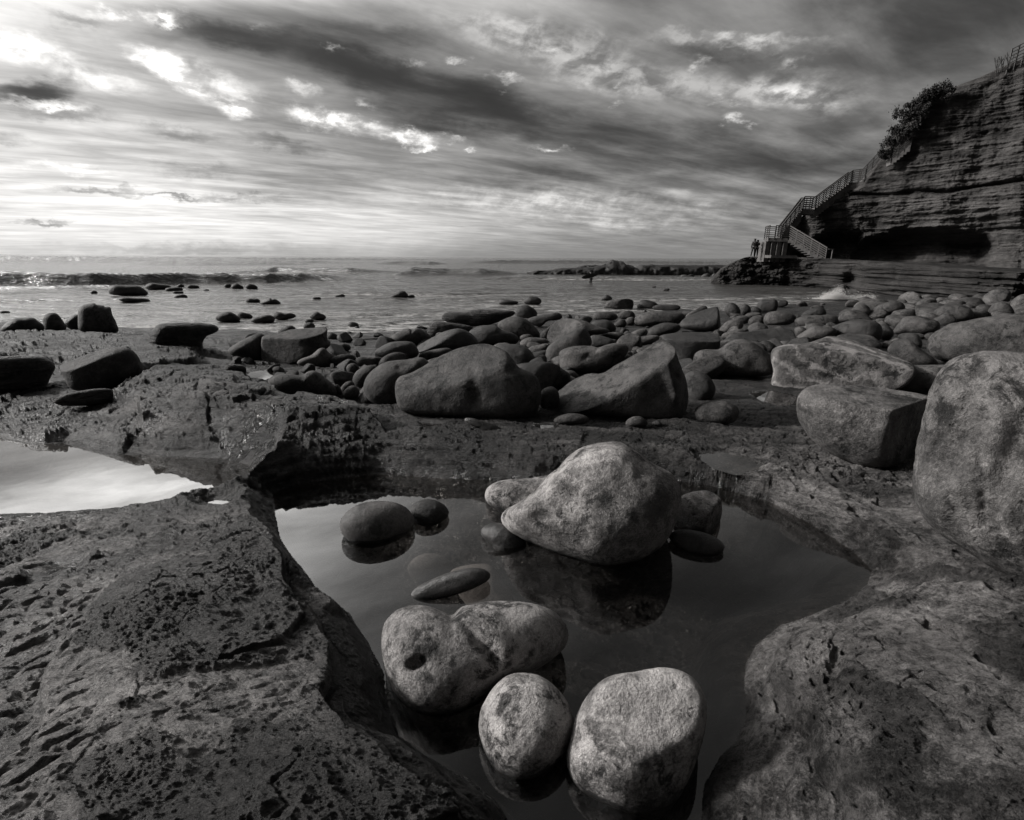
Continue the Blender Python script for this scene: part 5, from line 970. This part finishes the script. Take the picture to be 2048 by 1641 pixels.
# ------------------------------------------------------------------ cliff and the ledge at its foot
def pw(x, pts): p = np.array(pts, float); return np.interp(x, p[:, 0], p[:, 1])
def cliff():
    cpx = np.concatenate([np.linspace(1422, 2080, 700), np.linspace(2084, 3100, 120)]); n = len(cpx)
    yf = pw(cpx, [(1422,58),(1445,55.5),(1500,54),(1550,53),(1600,51.3),(1650,48.5),(1700,44.8),(1750,41),(1820,37),(1900,33.5),(1970,31),(2048,29),(2400,25),(3100,21)])
    zb = pw(cpx, [(1422,-0.6),(1436,0.6),(1446,1.4),(1462,1.9),(1475,2.3),(1490,2.65),(1500,2.78),(1580,2.78),(1700,2.55),(1900,2.15),(2048,1.95),(3100,1.9)])
    yc = pw(cpx, [(1422,60),(1545,55.2),(1600,54.5),(1750,51),(1900,46),(2048,42),(2400,36),(3100,30)])
    crest = pw(cpx, [(1422,520),(1545,512),(1556,498),(1570,476),(1590,450),(1612,424),(1640,408),(1680,388),(1710,378),(1728,366),(1740,345),(1755,322),(1775,290),(1800,250),(1830,216),(1850,196),(1872,184),(1900,178),(1930,166),(1960,155),(2000,136),(2048,116),(2300,30),(3100,-250)])
    yt = yc + pw(cpx, [(1545,0.4),(1600,1.5),(1750,2.5),(2048,4),(3100,5)])
    kx = np.array([(lambda d: d[0] / d[1])(ray(p, 500)) for p in cpx])
    def zat(py, y): d = ray(cpx, py); return 2.6 + y * d[:, 2] / d[:, 1]
    H = np.maximum(zat(crest, yt), zb + 0.02)
    kc = np.array([(lambda d: d[0] / d[1])(ray(a, b)) for a, b in zip(cpx, crest)])
    # the ledge: front face and top
    t = np.linspace(0, 1, 90)[:, None]; zf = -1.3 + (zb[None] + 1.3) * t; X0 = kx * yf
    Yf = yf[None] + 0.9 * (t - 0.5) + 0 * zf
    st = fbm2(zf * 3.2 + 0.03 * X0[None], X0[None] * 0.08, 4, 301); un = fbm2(X0[None] * 0.35 + 0 * zf, zf * 0.3, 5, 302); fi = fbm2(X0[None] * 1.1, zf * 1.6, 6, 303, 0.6)
    Yf = Yf + 0.30 * st + 1.9 * un * sstep(0, 0.2, 1.05 - t) + 1.1 * fi
    Yf = Yf + 1.6 * np.exp(-((cpx[None] - 1716) / 17) ** 2) * np.exp(-((zf - 0.9) / 1.2) ** 2)
    Yf = Yf + 0.5 * sstep(0.9, -0.3, zf)                                  # undercut at the water
    t2 = np.linspace(0.01, 1, 40)[:, None]; Yb = Yf[-1][None] + (yc[None] + 9 - Yf[-1][None]) * t2; Zb = zb[None] + 0.10 * fbm2(kx * Yb * 0.7, Yb * 0.7, 5, 305) * (1 - np.exp(-t2 * 30)) - 0.0 * Yb
    Yl = np.concatenate([Yf, Yb]); Zl = np.concatenate([zf, Zb]); Pl = np.stack([kx[None] * Yl, Yl, Zl], -1)
    o = grid_obj('rock_ledge', Pl, M_LEDGE); tag(o, kind='structure')
    # the face
    m = cpx > 1546; kx, kc, cp, yc, yt, H, zb = kx[m], kc[m], cpx[m], yc[m], yt[m], H[m], zb[m]
    t = np.linspace(0, 1, 360)[:, None]; Z = zb[None] - 0.4 + (H - zb + 0.4)[None] * t
    Y = yc[None] + (yt - yc)[None] * t ** 0.8; KX = kx[None] + (kc - kx)[None] * t; X = KX * Y
    zt = Z - 0.02 * X
    st = fbm2(zt * 0.95, X * 0.035, 5, 311, 0.6); st = np.sign(st) * np.abs(st) ** 0.7
    gl = fbm2(X * 0.16, Z * 0.05, 4, 312); fi = fbm2(X * 0.8, Z * 1.5, 6, 313, 0.58); led = fbm2(zt * 3.6, X * 0.10, 3, 314)
    fade = sstep(0.0, 0.06, 1 - t) * (0.3 + 0.7 * sstep(1560, 1700, cp))[None]
    Y = Y + (-0.20 * st - 0.12 * led - 1.6 * gl - 0.42 * fi - 0.35 * fbm2(X * 0.9, Z * 0.25, 4, 316)) * fade
    P = np.stack([KX * Y, Y, Z], -1); qx, qy = to_px(P)
    def rec(pts, dep, wd):
        nz = 22 * fbm2(X * 0.35, Z * 0.5, 5, 320); s = sdist(qx + nz, qy + nz * 0.6, np.array(pts, float), 90); return dep * sstep(0, wd, -s)
    dY = rec([(1668,560),(1672,492),(1700,470),(1745,458),(1790,448),(1830,444),(1870,449),(1910,453),(1968,458),(1994,474),(1998,492),(1988,515),(1984,560)], 3.6, 34)
    dY = np.maximum(dY, rec([(1586,560),(1592,500),(1625,476),(1660,462),(1720,452),(1740,560)], 3.0, 20))
    dY = dY + rec([(1690,376),(1780,386),(1900,378),(2050,352),(2060,364),(1900,390),(1780,398),(1690,392)], 0.9, 8)
    dY = dY + 1.2 * sstep(400, 470, qy) * sstep(560, 500, qy)
    Y = Y + dY; P = np.stack([KX * Y, Y, Z], -1)
    t3 = np.linspace(0.03, 1, 24)[:, None]; Yk = yt[None] + 45 * t3 ** 1.5; Zk = H[None] + (H - 2.6)[None] * (Yk - yt[None]) / yt[None] * 0.55 - 0.0
    Zk = np.where(H[None] > zb[None] + 0.5, Zk, H[None] - (Yk - yt[None]) * 0.05); Pk = np.stack([kc[None] * Yk, Yk, Zk], -1)
    o = grid_obj('cliff', np.concatenate([P, Pk]), M_CLIFF); tag(o, kind='structure')
cliff()

# ------------------------------------------------------------------ box and bar builder
class MB:
    def __init__(s): s.V = []; s.F = []
    def box8(s, c): k = len(s.V); s.V += [tuple(map(float, q)) for q in c]; s.F += [[k + i for i in f] for f in ((0,3,2,1),(4,5,6,7),(0,1,5,4),(1,2,6,5),(2,3,7,6),(3,0,4,7))]
    def bar(s, p, q, w, h, up=(0, 0, 1)):
        p = np.array(p, float); q = np.array(q, float); d = q - p; d /= np.linalg.norm(d); sd = np.cross(d, up)
        if np.linalg.norm(sd) < 1e-3: sd = np.cross(d, (0, 1, 0))
        sd /= np.linalg.norm(sd); u = np.cross(sd, d); a, b = sd * w / 2, u * h / 2
        s.box8([p - a - b, p + a - b, q + a - b, q - a - b, p - a + b, p + a + b, q + a + b, q - a + b]); return s
    def box(s, lo, hi):
        x0, y0, z0 = lo; x1, y1, z1 = hi
        s.box8([(x0,y0,z0),(x1,y0,z0),(x1,y1,z0),(x0,y1,z0),(x0,y0,z1),(x1,y0,z1),(x1,y1,z1),(x0,y1,z1)]); return s
    def build(s, name, m, parent=None, loc=(0, 0, 0)):
        me = bpy.data.meshes.new(name); me.from_pydata([tuple(np.array(v) - loc) for v in s.V], [], s.F); me.materials.append(m); me.update()
        return link(name, me, (0, 0, 0) if parent else loc, parent)
def empty(name, loc, label=None, cat=None, group=None):
    o = bpy.data.objects.new(name, None); COL.objects.link(o); o.location = loc; o.empty_display_size = 0.2; return tag(o, label, cat, group)

M_CONC = plain('weathered_concrete', 0.09, 0.9, 0, 0.45, 2.5); M_RAIL = plain('weathered_steel', 0.06, 0.6, 0.2); M_RAILP = plain('pale_rail', 0.16, 0.6, 0.2)
def staircase():
    A = lambda px, py, y: at_y(px, py, y)
    org = A(1560, 515, 53); root = empty('staircase', org, 'concrete stairway with metal railings climbing the cliff end from the ledge', 'staircase')
    wdir = np.array([0.25, 1.0, 0.0]); wdir /= np.linalg.norm(wdir); WD = 1.5
    def railing(p, q, m, nb=6, h=1.12, posts=None):
        r = MB()
        for i in range(nb):
            z = h * (1 - i / nb) ; r.bar(p + (0, 0, z), q + (0, 0, z), 0.06 if i else 0.09, 0.055 if i else 0.09)
        ro = r.build('railing', m, root, org); L = np.linalg.norm(q - p); k = posts or max(2, int(round(L / 2.0)) + 1)
        for i in range(k):
            c = p + (q - p) * i / (k - 1); MB().bar(c - (0, 0, 0.15), c + (0, 0, h + 0.03), 0.06, 0.06, (1, 0, 0)).build('post', m, ro, org)
        return ro
    def flight(p, q, name='stair_flight', w=WD, under=0.25, wall=0.0):
        L = q - p; ns = max(4, int(round(abs(L[2]) / 0.18))); s = MB(); hd = np.array([L[0], L[1], 0]) / ns; ww = wdir * w
        for i in range(ns):
            z0, z1 = p[2] + L[2] * i / ns, p[2] + L[2] * (i + 1) / ns; zt = max(z0, z1); zl = min(z0, z1) - under - wall; a = p + hd * i; b = a + hd
            s.box8([(a[0], a[1], zl), (b[0], b[1], zl), (b[0] + ww[0], b[1] + ww[1], zl), (a[0] + ww[0], a[1] + ww[1], zl), (a[0], a[1], zt), (b[0], b[1], zt), (b[0] + ww[0], b[1] + ww[1], zt), (a[0] + ww[0], a[1] + ww[1], zt)])
        return s.build(name, M_CONC, root, org)
    def slab(p, q, th, w=WD):
        ww = wdir * w; s = MB(); s.box8([(p[0], p[1], p[2] - th), (q[0], q[1], q[2] - th), (q[0] + ww[0], q[1] + ww[1], q[2] - th), (p[0] + ww[0], p[1] + ww[1], p[2] - th), p, q, q + ww, p + ww]); return s.build('landing', M_CONC, root, org)
    # lower landing on piers
    l0, l1 = A(1537, 476, 52.6), A(1577, 477, 52.2); slab(l0, l1, 0.32, 1.9)
    zg = 2.7
    for a in (0.04, 0.34, 0.62, 0.93):
        c = l0 + (l1 - l0) * a + np.array([0, 0.1, 0]); s = MB(); s.box((c[0] - 0.2, c[1], zg - 0.4), (c[0] + 0.2, c[1] + 1.5, l0[2] - 0.325)); s.build('pier', M_CONC, root, org)
    s = MB(); s.bar(A(1533, 513.5, 52.2), A(1584, 514.5, 52.0), 2.2, 0.25); s.build('footing', M_CONC, root, org)
    railing(l0, l0 + wdir * 1.9, M_RAIL, posts=3); railing(l0 + wdir * 1.9, l0 + wdir * 1.9 + (l1 - l0) * 0.55, M_RAIL, posts=2); railing(l0 + (l1 - l0) * 0.3, l1, M_RAIL, posts=3)
    # lower flight towards the beach
    f0, f1 = l1.copy(), A(1650, 521, 50.2); flight(f0, f1); railing(f0, f1, M_RAILP, posts=6); railing(f0 + wdir * WD, f1 + wdir * WD, M_RAIL, posts=6)
    e = A(1662, 521, 50.0); MB().bar(e, e + (0, 0, 1.0), 0.08, 0.08, (1, 0, 0)).bar(e + (-0.4, 0, 1.0), e + (0.1, 0, 1.0), 0.06, 0.06).build('handrail_end', M_RAILP, root, org)
    # second flight
    g0, g1 = A(1560, 476, 53.4), A(1606, 418, 54.2); flight(g0, g1, wall=0.8, w=1.3); railing(g0, g1, M_RAIL, posts=6); railing(g0 + wdir * 1.3, g1 + wdir * 1.3, M_RAIL, posts=6)
    h1 = A(1630, 419, 54.0); slab(g1, h1, 0.5, 1.3); railing(g1, h1, M_RAIL, posts=3); railing(g1 + wdir * 1.3, h1 + wdir * 1.3, M_RAIL, posts=3)
    i1 = A(1702, 366, 54.6); flight(h1, i1, wall=0.5, w=1.3); railing(h1, i1, M_RAIL, posts=6); railing(h1 + wdir * 1.3, i1 + wdir * 1.3, M_RAIL, posts=6)
    j1 = A(1729, 363, 54.0); slab(i1, j1, 0.95, 1.5); railing(i1, j1, M_RAIL, posts=3); railing(i1 + wdir * 1.5, j1 + wdir * 1.5, M_RAIL, posts=3)
    k1 = A(1768, 322, 53.4); flight(j1, k1, wall=0.3, w=1.3); railing(j1, k1, M_RAIL, posts=4); railing(j1 + wdir * 1.3, k1 + wdir * 1.3, M_RAIL, posts=4)
    m0 = A(1782, 322, 50.3); m1 = A(1822, 290, 49.6); flight(m0, m1, wall=0.1, w=0.9); railing(m0, m1, M_RAIL, posts=4); railing(k1, m0, M_RAIL, posts=2)
staircase()
tr = MB(); p, q = at_y(2016, 134, 45), at_y(2075, 104, 44.5)
rt_ = empty('railing', p, 'short stretch of sloping metal railing on the clifftop at the top right corner', 'railing')
for i in range(5): tr.bar(p + (0, 0, 0.2 + 0.24 * i), q + (0, 0, 0.2 + 0.24 * i), 0.05, 0.05)
tr.build('rail', M_RAIL, rt_, p)
for i in range(5): c = p + (q - p) * i / 4; MB().bar(c - (0, 0, 0.5), c + (0, 0, 1.2), 0.08, 0.08, (1, 0, 0)).build('post', M_RAIL, rt_, p)

# ------------------------------------------------------------------ shrubs on the cliff edge
M_LEAF = plain('shrub_leaves', 0.022, 0.8, 0, 0.5, 3.0); M_TWIG = plain('dry_twigs', 0.05, 0.9)
def shrub(px, py, y, r, label, nl=1700, seed=0, flat=0.75):
    r *= 0.8; rg = np.random.default_rng(seed); c = at_y(px, py, y); root = empty('shrub', c - (0, 0, r * 0.4), label, 'shrub', 'shrubs along the cliff edge')
    s = MB()
    for k in range(6):
        a = rg.uniform(0, 6.28); s.bar((0, 0, -r * 0.7), (math.cos(a) * r * 0.6, math.sin(a) * r * 0.5, r * rg.uniform(0.5, 1.0)), 0.05, 0.05)
    s.build('stem', M_TWIG, root)
    cl = rg.normal(size=(14, 3)) * (0.55 * r, 0.45 * r, 0.4 * r * flat) + (0, 0, r * 0.45); k = rg.integers(0, 14, nl)
    P = cl[k] + rg.normal(size=(nl, 3)) * r * rg.uniform(0.10, 0.24, 14)[k][:, None]; a = rg.normal(size=(nl, 3)); a /= np.linalg.norm(a, axis=1)[:, None]; b = np.cross(a, rg.normal(size=(nl, 3))); b /= np.linalg.norm(b, axis=1)[:, None]
    L = rg.uniform(0.05, 0.11, (nl, 1)); V = np.stack([P - a * L, P + b * L * 0.5, P + a * L, P - b * L * 0.5], 1).reshape(-1, 3)
    link('leaves', mk_mesh('leaves', V, np.arange(nl * 4).reshape(-1, 4), M_LEAF, False), (0, 0, 0), root)
SH = [(1786,286,50.5,0.85,'lowest dark shrub of the row on the cliff edge, beside the upper stairs'),(1800,262,50,1.05,'second shrub from the bottom of the row on the cliff edge'),(1815,238,49.6,1.0,'bushy shrub on the steep part of the cliff edge, third from the bottom'),
      (1832,216,49.2,1.05,'middle shrub of the row on the steep cliff edge'),(1850,198,49,0.95,'shrub where the cliff edge begins to flatten'),(1868,186,48.6,0.95,'second-highest shrub of the row on the cliff edge'),(1888,180,48.2,0.85,'topmost shrub of the row on the cliff edge'),(1772,308,51,0.7,'small shrub directly behind the upper railing'),(1820,262,49.3,0.8,'low shrub inside the row, on the cliff side'),(1845,225,48.8,0.8,'shrub hanging over the pale rock near the middle of the row')]
for i, a in enumerate(SH): shrub(*a, seed=i)
for i, (x, y_, n, lab) in enumerate([(2000, 137, 9, 'sprig of dry stems on the clifftop, left of the top railing'), (2012, 130, 6, 'shorter sprig of dry stems against the top railing')]):
    c = at_y(x, y_, 44.8); s = MB(); rr_ = random.Random(i)
    for k in range(n):
        a = rr_.uniform(-0.5, 0.5); L = rr_.uniform(0.4, 0.9); b = c + (rr_.uniform(-0.3, 0.3), rr_.uniform(-0.2, 0.2), -0.3); tp = b + (a * L, 0.1, L + 0.3); s.bar(b, tp, 0.03, 0.03); s.bar(b + (tp - b) * 0.6, tp + (rr_.uniform(-0.3, 0.3), 0, 0), 0.02, 0.02)
    tag(s.build('dry_plant', M_TWIG, None, c), lab, 'plant')

# ------------------------------------------------------------------ people
def skin_mesh(name, pts, edges, rad, m, loc, parent=None, sub=2):
    me = bpy.data.meshes.new(name); me.from_pydata([tuple(p) for p in pts], edges, []); me.materials.append(m)
    o = link(name, me, loc, parent); sk = o.modifiers.new('skin', 'SKIN'); sk.use_smooth_shade = True
    for i, v in enumerate(me.skin_vertices[0].data): v.radius = (rad[i], rad[i] * (0.8 if rad[i] > 0.1 else 1)); v.use_root = (i == 0)
    sb = o.modifiers.new('sub', 'SUBSURF'); sb.levels = sub; sb.render_levels = sub; return o
M_SKIN = plain('skin', 0.22, 0.6, 0, 0.1); M_HAIR = plain('hair', 0.02, 0.6); M_CL = {k: plain('cloth_' + k, v, 0.85, 0, 0.3) for k, v in dict(mid=0.055, dark=0.018, black=0.010, pale=0.2).items()}
def person(loc, rz, sc, J, jacket, trousers, label, hair=True):
    """J: joint name -> (x, y, z) in metres for a 1.75 m figure facing +y"""
    N = list(J); ix = {n: i for i, n in enumerate(N)}
    E = [(a, b) for a, b in [('pel','spi'),('spi','che'),('che','nec'),('nec','hea'),('hea','top'),('che','shL'),('shL','elL'),('elL','wrL'),('wrL','paL'),('che','shR'),('shR','elR'),('elR','wrR'),('wrR','paR'),('pel','hiL'),('hiL','knL'),('knL','anL'),('anL','toL'),('pel','hiR'),('hiR','knR'),('knR','anR'),('anR','toR')]]
    rad = dict(pel=.13, spi=.125, che=.145, nec=.055, hea=.092, top=.075, shL=.07, shR=.07, elL=.045, elR=.045, wrL=.03, wrR=.03, paL=.035, paR=.035, hiL=.10, hiR=.10, knL=.062, knR=.062, anL=.042, anR=.042, toL=.035, toR=.035)
    P = [np.array(J[n], float) for n in N]; R = [rad[n] for n in N]; ed = [(ix[a], ix[b]) for a, b in E]
    for side in 'LR':      # fingers and thumb
        w_, p_ = np.array(J['wr' + side]), np.array(J['pa' + side]); d = p_ - w_; d = d / (np.linalg.norm(d) + 1e-6); u = np.cross(d, (0, 0, 1)); u = u / (np.linalg.norm(u) + 1e-6)
        for k in range(4):
            P.append(p_ + u * (k - 1.5) * 0.018 + d * (0.075 - 0.008 * abs(k - 1.3)) + np.array([0, 0, -0.012])); R.append(0.009); ed.append((ix['pa' + side], len(P) - 1))
        P.append(p_ - u * 0.045 + d * 0.03); R.append(0.01); ed.append((ix['pa' + side], len(P) - 1))
    P.append(P[ix['hea']] + (0, 0.10, -0.01)); R.append(0.014); ed.append((ix['hea'], len(P) - 1))    # nose
    body = skin_mesh('person', [p * sc for p in P], ed, [r * sc for r in R], M_SKIN, loc); body.rotation_euler.z = rz; tag(body, label, 'person')
    def cloth(name, names, grow, m):
        k = {n: i for i, n in enumerate(names)}; skin_mesh(name, [np.array(J[n]) * sc for n in names], [(k[a], k[b]) for a, b in E if a in k and b in k], [(rad[n] + grow) * sc for n in names], m, (0, 0, 0), body)
    cloth('jacket', ['pel','spi','che','nec','shL','elL','wrL','shR','elR','wrR'], 0.022, jacket)
    cloth('trousers', ['pel','hiL','knL','anL','hiR','knR','anR'], 0.020, trousers)
    if hair:
        h = np.array(J['hea']); t = np.array(J['top']); skin_mesh('hair', [(h + (0, -0.035, 0.03)) * sc, (t + (0, -0.02, 0.02)) * sc, (h + (0, -0.055, -0.05)) * sc], [(0, 1), (0, 2)], [0.10 * sc, 0.085 * sc, 0.07 * sc], M_HAIR, (0, 0, 0), body)
    return body
STAND = dict(pel=(0,0,.95), spi=(0,.01,1.12), che=(0,0,1.34), nec=(0,.01,1.50), hea=(0,.03,1.62), top=(0,.02,1.69), shL=(-.19,0,1.41), elL=(-.25,-.02,1.14), wrL=(-.24,.06,.90), paL=(-.24,.08,.83), shR=(.19,0,1.41), elR=(.25,-.02,1.14), wrR=(.24,.06,.90), paR=(.24,.08,.83),
             hiL=(-.10,0,.90), knL=(-.12,.02,.50), anL=(-.15,0,.09), toL=(-.16,.14,.04), hiR=(.10,0,.90), knR=(.11,.02,.50), anR=(.12,0,.09), toR=(.13,.14,.04))
pz = 0.02
pa = at_y(1505.5, 515, 53.3); J1 = dict(STAND); J1.update(elR=(.36,.10,1.22), wrR=(.42,.22,1.30), paR=(.44,.26,1.32), anL=(-.22,-.05,.09), toL=(-.23,.09,.04), knL=(-.16,.0,.5))
J2 = dict(STAND); J2.update(shR=(.18,.02,1.40), elR=(.34,.14,1.24), wrR=(.20,.26,1.50), paR=(.15,.28,1.56), hea=(0,.04,1.60), elL=(-.22,.08,1.15), wrL=(-.12,.25,1.20), paL=(-.08,.28,1.24))
person(tuple(pa), R_(-8), 1.0, J1, M_CL['mid'], M_CL['dark'], 'person in a grey jacket standing on the ledge with an arm around the other')
pb = at_y(1511.5, 515, 53.4); person(tuple(pb), R_(6), 0.95, J2, M_CL['black'], M_CL['black'], 'person in black clothes standing on the ledge with a hand raised to the head')
ps = on_z(1182, 565, 0.0); J3 = dict(STAND); J3.update(elL=(-.30,.12,1.18), wrL=(-.28,.32,1.02), paL=(-.27,.36,.96), knR=(.10,.16,.52), anR=(.12,-.05,.14), toR=(.12,.08,.06), knL=(-.11,-.05,.5), anL=(-.12,-.22,.12), toL=(-.12,-.08,.04), nec=(0,.05,1.49), hea=(0,.09,1.60), top=(0,.09,1.67))
person((ps[0], ps[1], -0.55), R_(78), 1.0, J3, M_CL['black'], M_CL['black'], 'surfer in a black wetsuit wading left through the bay with a surfboard under one arm')
def surfboard():
    n, m_ = 40, 16; L = 1.95; V = []
    for i in range(n):
        t = i / (n - 1); x = (t - 0.5) * L; w_ = 0.26 * (math.sin(PI * t ** 0.9) ** 0.55 if 0 < t < 1 else 0.0) + 0.002; th = 0.032 * (math.sin(PI * t) ** 0.5 if 0 < t < 1 else 0) + 0.001; rk = 0.10 * (t - 0.45) ** 2 * 2
        for j in range(m_): a = 2 * PI * j / m_; V.append((x, th * math.sin(a) + rk, w_ * math.cos(a)))
    me = mk_mesh('surfboard', V, grid_faces(n, m_, True), plain('board_gloss', 0.03, 0.3)); q = at_y(1181, 552, float(ps[1]) - 0.28); o = link('surfboard', me, tuple(q)); o.rotation_euler = (R_(22), R_(-13), R_(4)); tag(o, 'dark surfboard carried level under the arm of the wading surfer', 'surfboard')
    f = MB(); f.box8([(0.72,0.03,-0.01),(0.88,0.03,-0.01),(0.88,0.03,0.01),(0.72,0.03,0.01),(0.84,0.16,-0.004),(0.92,0.16,-0.004),(0.92,0.16,0.004),(0.84,0.16,0.004)]); f.build('fin', M_CL['pale'], o)
surfboard()

# ------------------------------------------------------------------ far reef and the small rocks before the ledge
def ridge(name, label, pts, base_py, y, half, m, seed):
    xs = np.linspace(pts[0][0], pts[-1][0], 220); top = np.interp(xs, [p[0] for p in pts], [p[1] for p in pts]); a = np.linspace(0, PI, 26)
    B = at_y(xs, np.full_like(xs, base_py), y); Tp = at_y(xs, top, y); h = np.maximum(Tp[:, 2] - B[:, 2], 0.03)
    P = np.stack([B[:, None, 0] + 0 * a[None], y - half * np.cos(a)[None] + 0 * h[:, None], B[:, None, 2] - 0.3 + (h[:, None] + 0.3) * np.sin(a)[None] ** 0.7], -1)
    n = fbm3(P, 0.7, 5, seed, 0.6); P[..., 1] += n * 1.8; P[..., 2] += n * 0.30 * np.sin(a)[None] * np.minimum(h, 1)[:, None]
    o = grid_obj(name, P, MS[m], loc=P.mean((0, 1)) * (1, 1, 0)); tag(o, label, 'reef'); return o
ridge('reef', 'long dark reef with a jagged peak far out beyond the surfer', [(1055,546),(1075,541),(1100,541),(1120,537),(1150,536),(1180,535),(1200,531),(1212,527),(1222,520),(1232,522),(1243,523),(1250,529),(1262,531),(1272,537),(1280,531),(1300,529),(1320,531),(1350,530),(1380,531),(1410,530),(1440,530),(1470,533),(1500,538)], 545.5, 86, 2.2, 'dark', 41)
ridge('reef', 'thin flat strip of reef behind the long dark reef', [(1150,536),(1168,531),(1190,530.5),(1215,533)], 536, 120, 1.5, 'dark', 43)
rocks('D', [('row of low rocks awash left of the ledge tip', [(1500,270),(1560,255),(1620,262),(1700,250),(1720,272),(1650,282),(1540,285)], 'dark'),
 ('dark rounded rock against the ledge tip', [(1745,285),(1780,250),(1830,245),(1850,285),(1800,296)], 'dark'), ('smaller rock between the rounded rock and the ledge tip', [(1860,285),(1870,250),(1905,245),(1915,285)], 'dark'),
 ('tiny rock sliver in the bay below the reef', [(1235,382),(1270,374),(1305,380),(1270,388)], 'dark'), ('low rock washed by water in the right half of the bay', [(1345,412),(1390,396),(1450,408),(1400,416)], 'dark')], cat='rock', zg=0.0)

# ------------------------------------------------------------------ splash against the rocks
def splash():
    rg = np.random.default_rng(5); c = on_z(1668, 598, 0.1); n = 9000; V = []
    u = rg.normal(0, 0.5, n); base = 1.05 * np.exp(-(u / 0.55) ** 2) * (0.75 + 0.3 * np.sin(u * 9)); z = base * rg.beta(1.1, 1.6, n); x = u + rg.normal(0, 0.08, n) + z * 0.12
    k = rg.random(n) < 0.30; x[k] = rg.uniform(-0.6, 2.6, k.sum()); z[k] = rg.exponential(0.10, k.sum()); yy = rg.normal(0, 0.30, n); r = rg.uniform(0.008, 0.022, n) * np.where(z > 0.7 * base, 0.6, 1)
    o8 = np.array([(1,0,0),(0,1,0),(-1,0,0),(0,-1,0),(0,0,1),(0,0,-1)], float); f8 = np.array([(0,1,4),(1,2,4),(2,3,4),(3,0,4),(1,0,5),(2,1,5),(3,2,5),(0,3,5)])
    C = np.stack([x, yy, z], -1); V = (C[:, None] + o8[None] * r[:, None, None]).reshape(-1, 3); Fq = (f8[None] + (np.arange(n) * 6)[:, None, None]).reshape(-1, 3)
    m, t = mat('sea_spray'); a = t.n('ShaderNodeBsdfDiffuse', i={'Color': (0.8, 0.79, 0.78, 1)}).outputs[0]; b = t.n('ShaderNodeBsdfTranslucent', i={'Color': (0.8, 0.79, 0.78, 1)}).outputs[0]; finish(t, t.n('ShaderNodeMixShader', i={0: 0.5, 1: a, 2: b}).outputs[0])
    o = link('splash', mk_mesh('splash', V, Fq, m), tuple(c)); tag(o, 'white spray thrown up by a wave against the beach boulders', 'spray', kind='stuff')
splash()
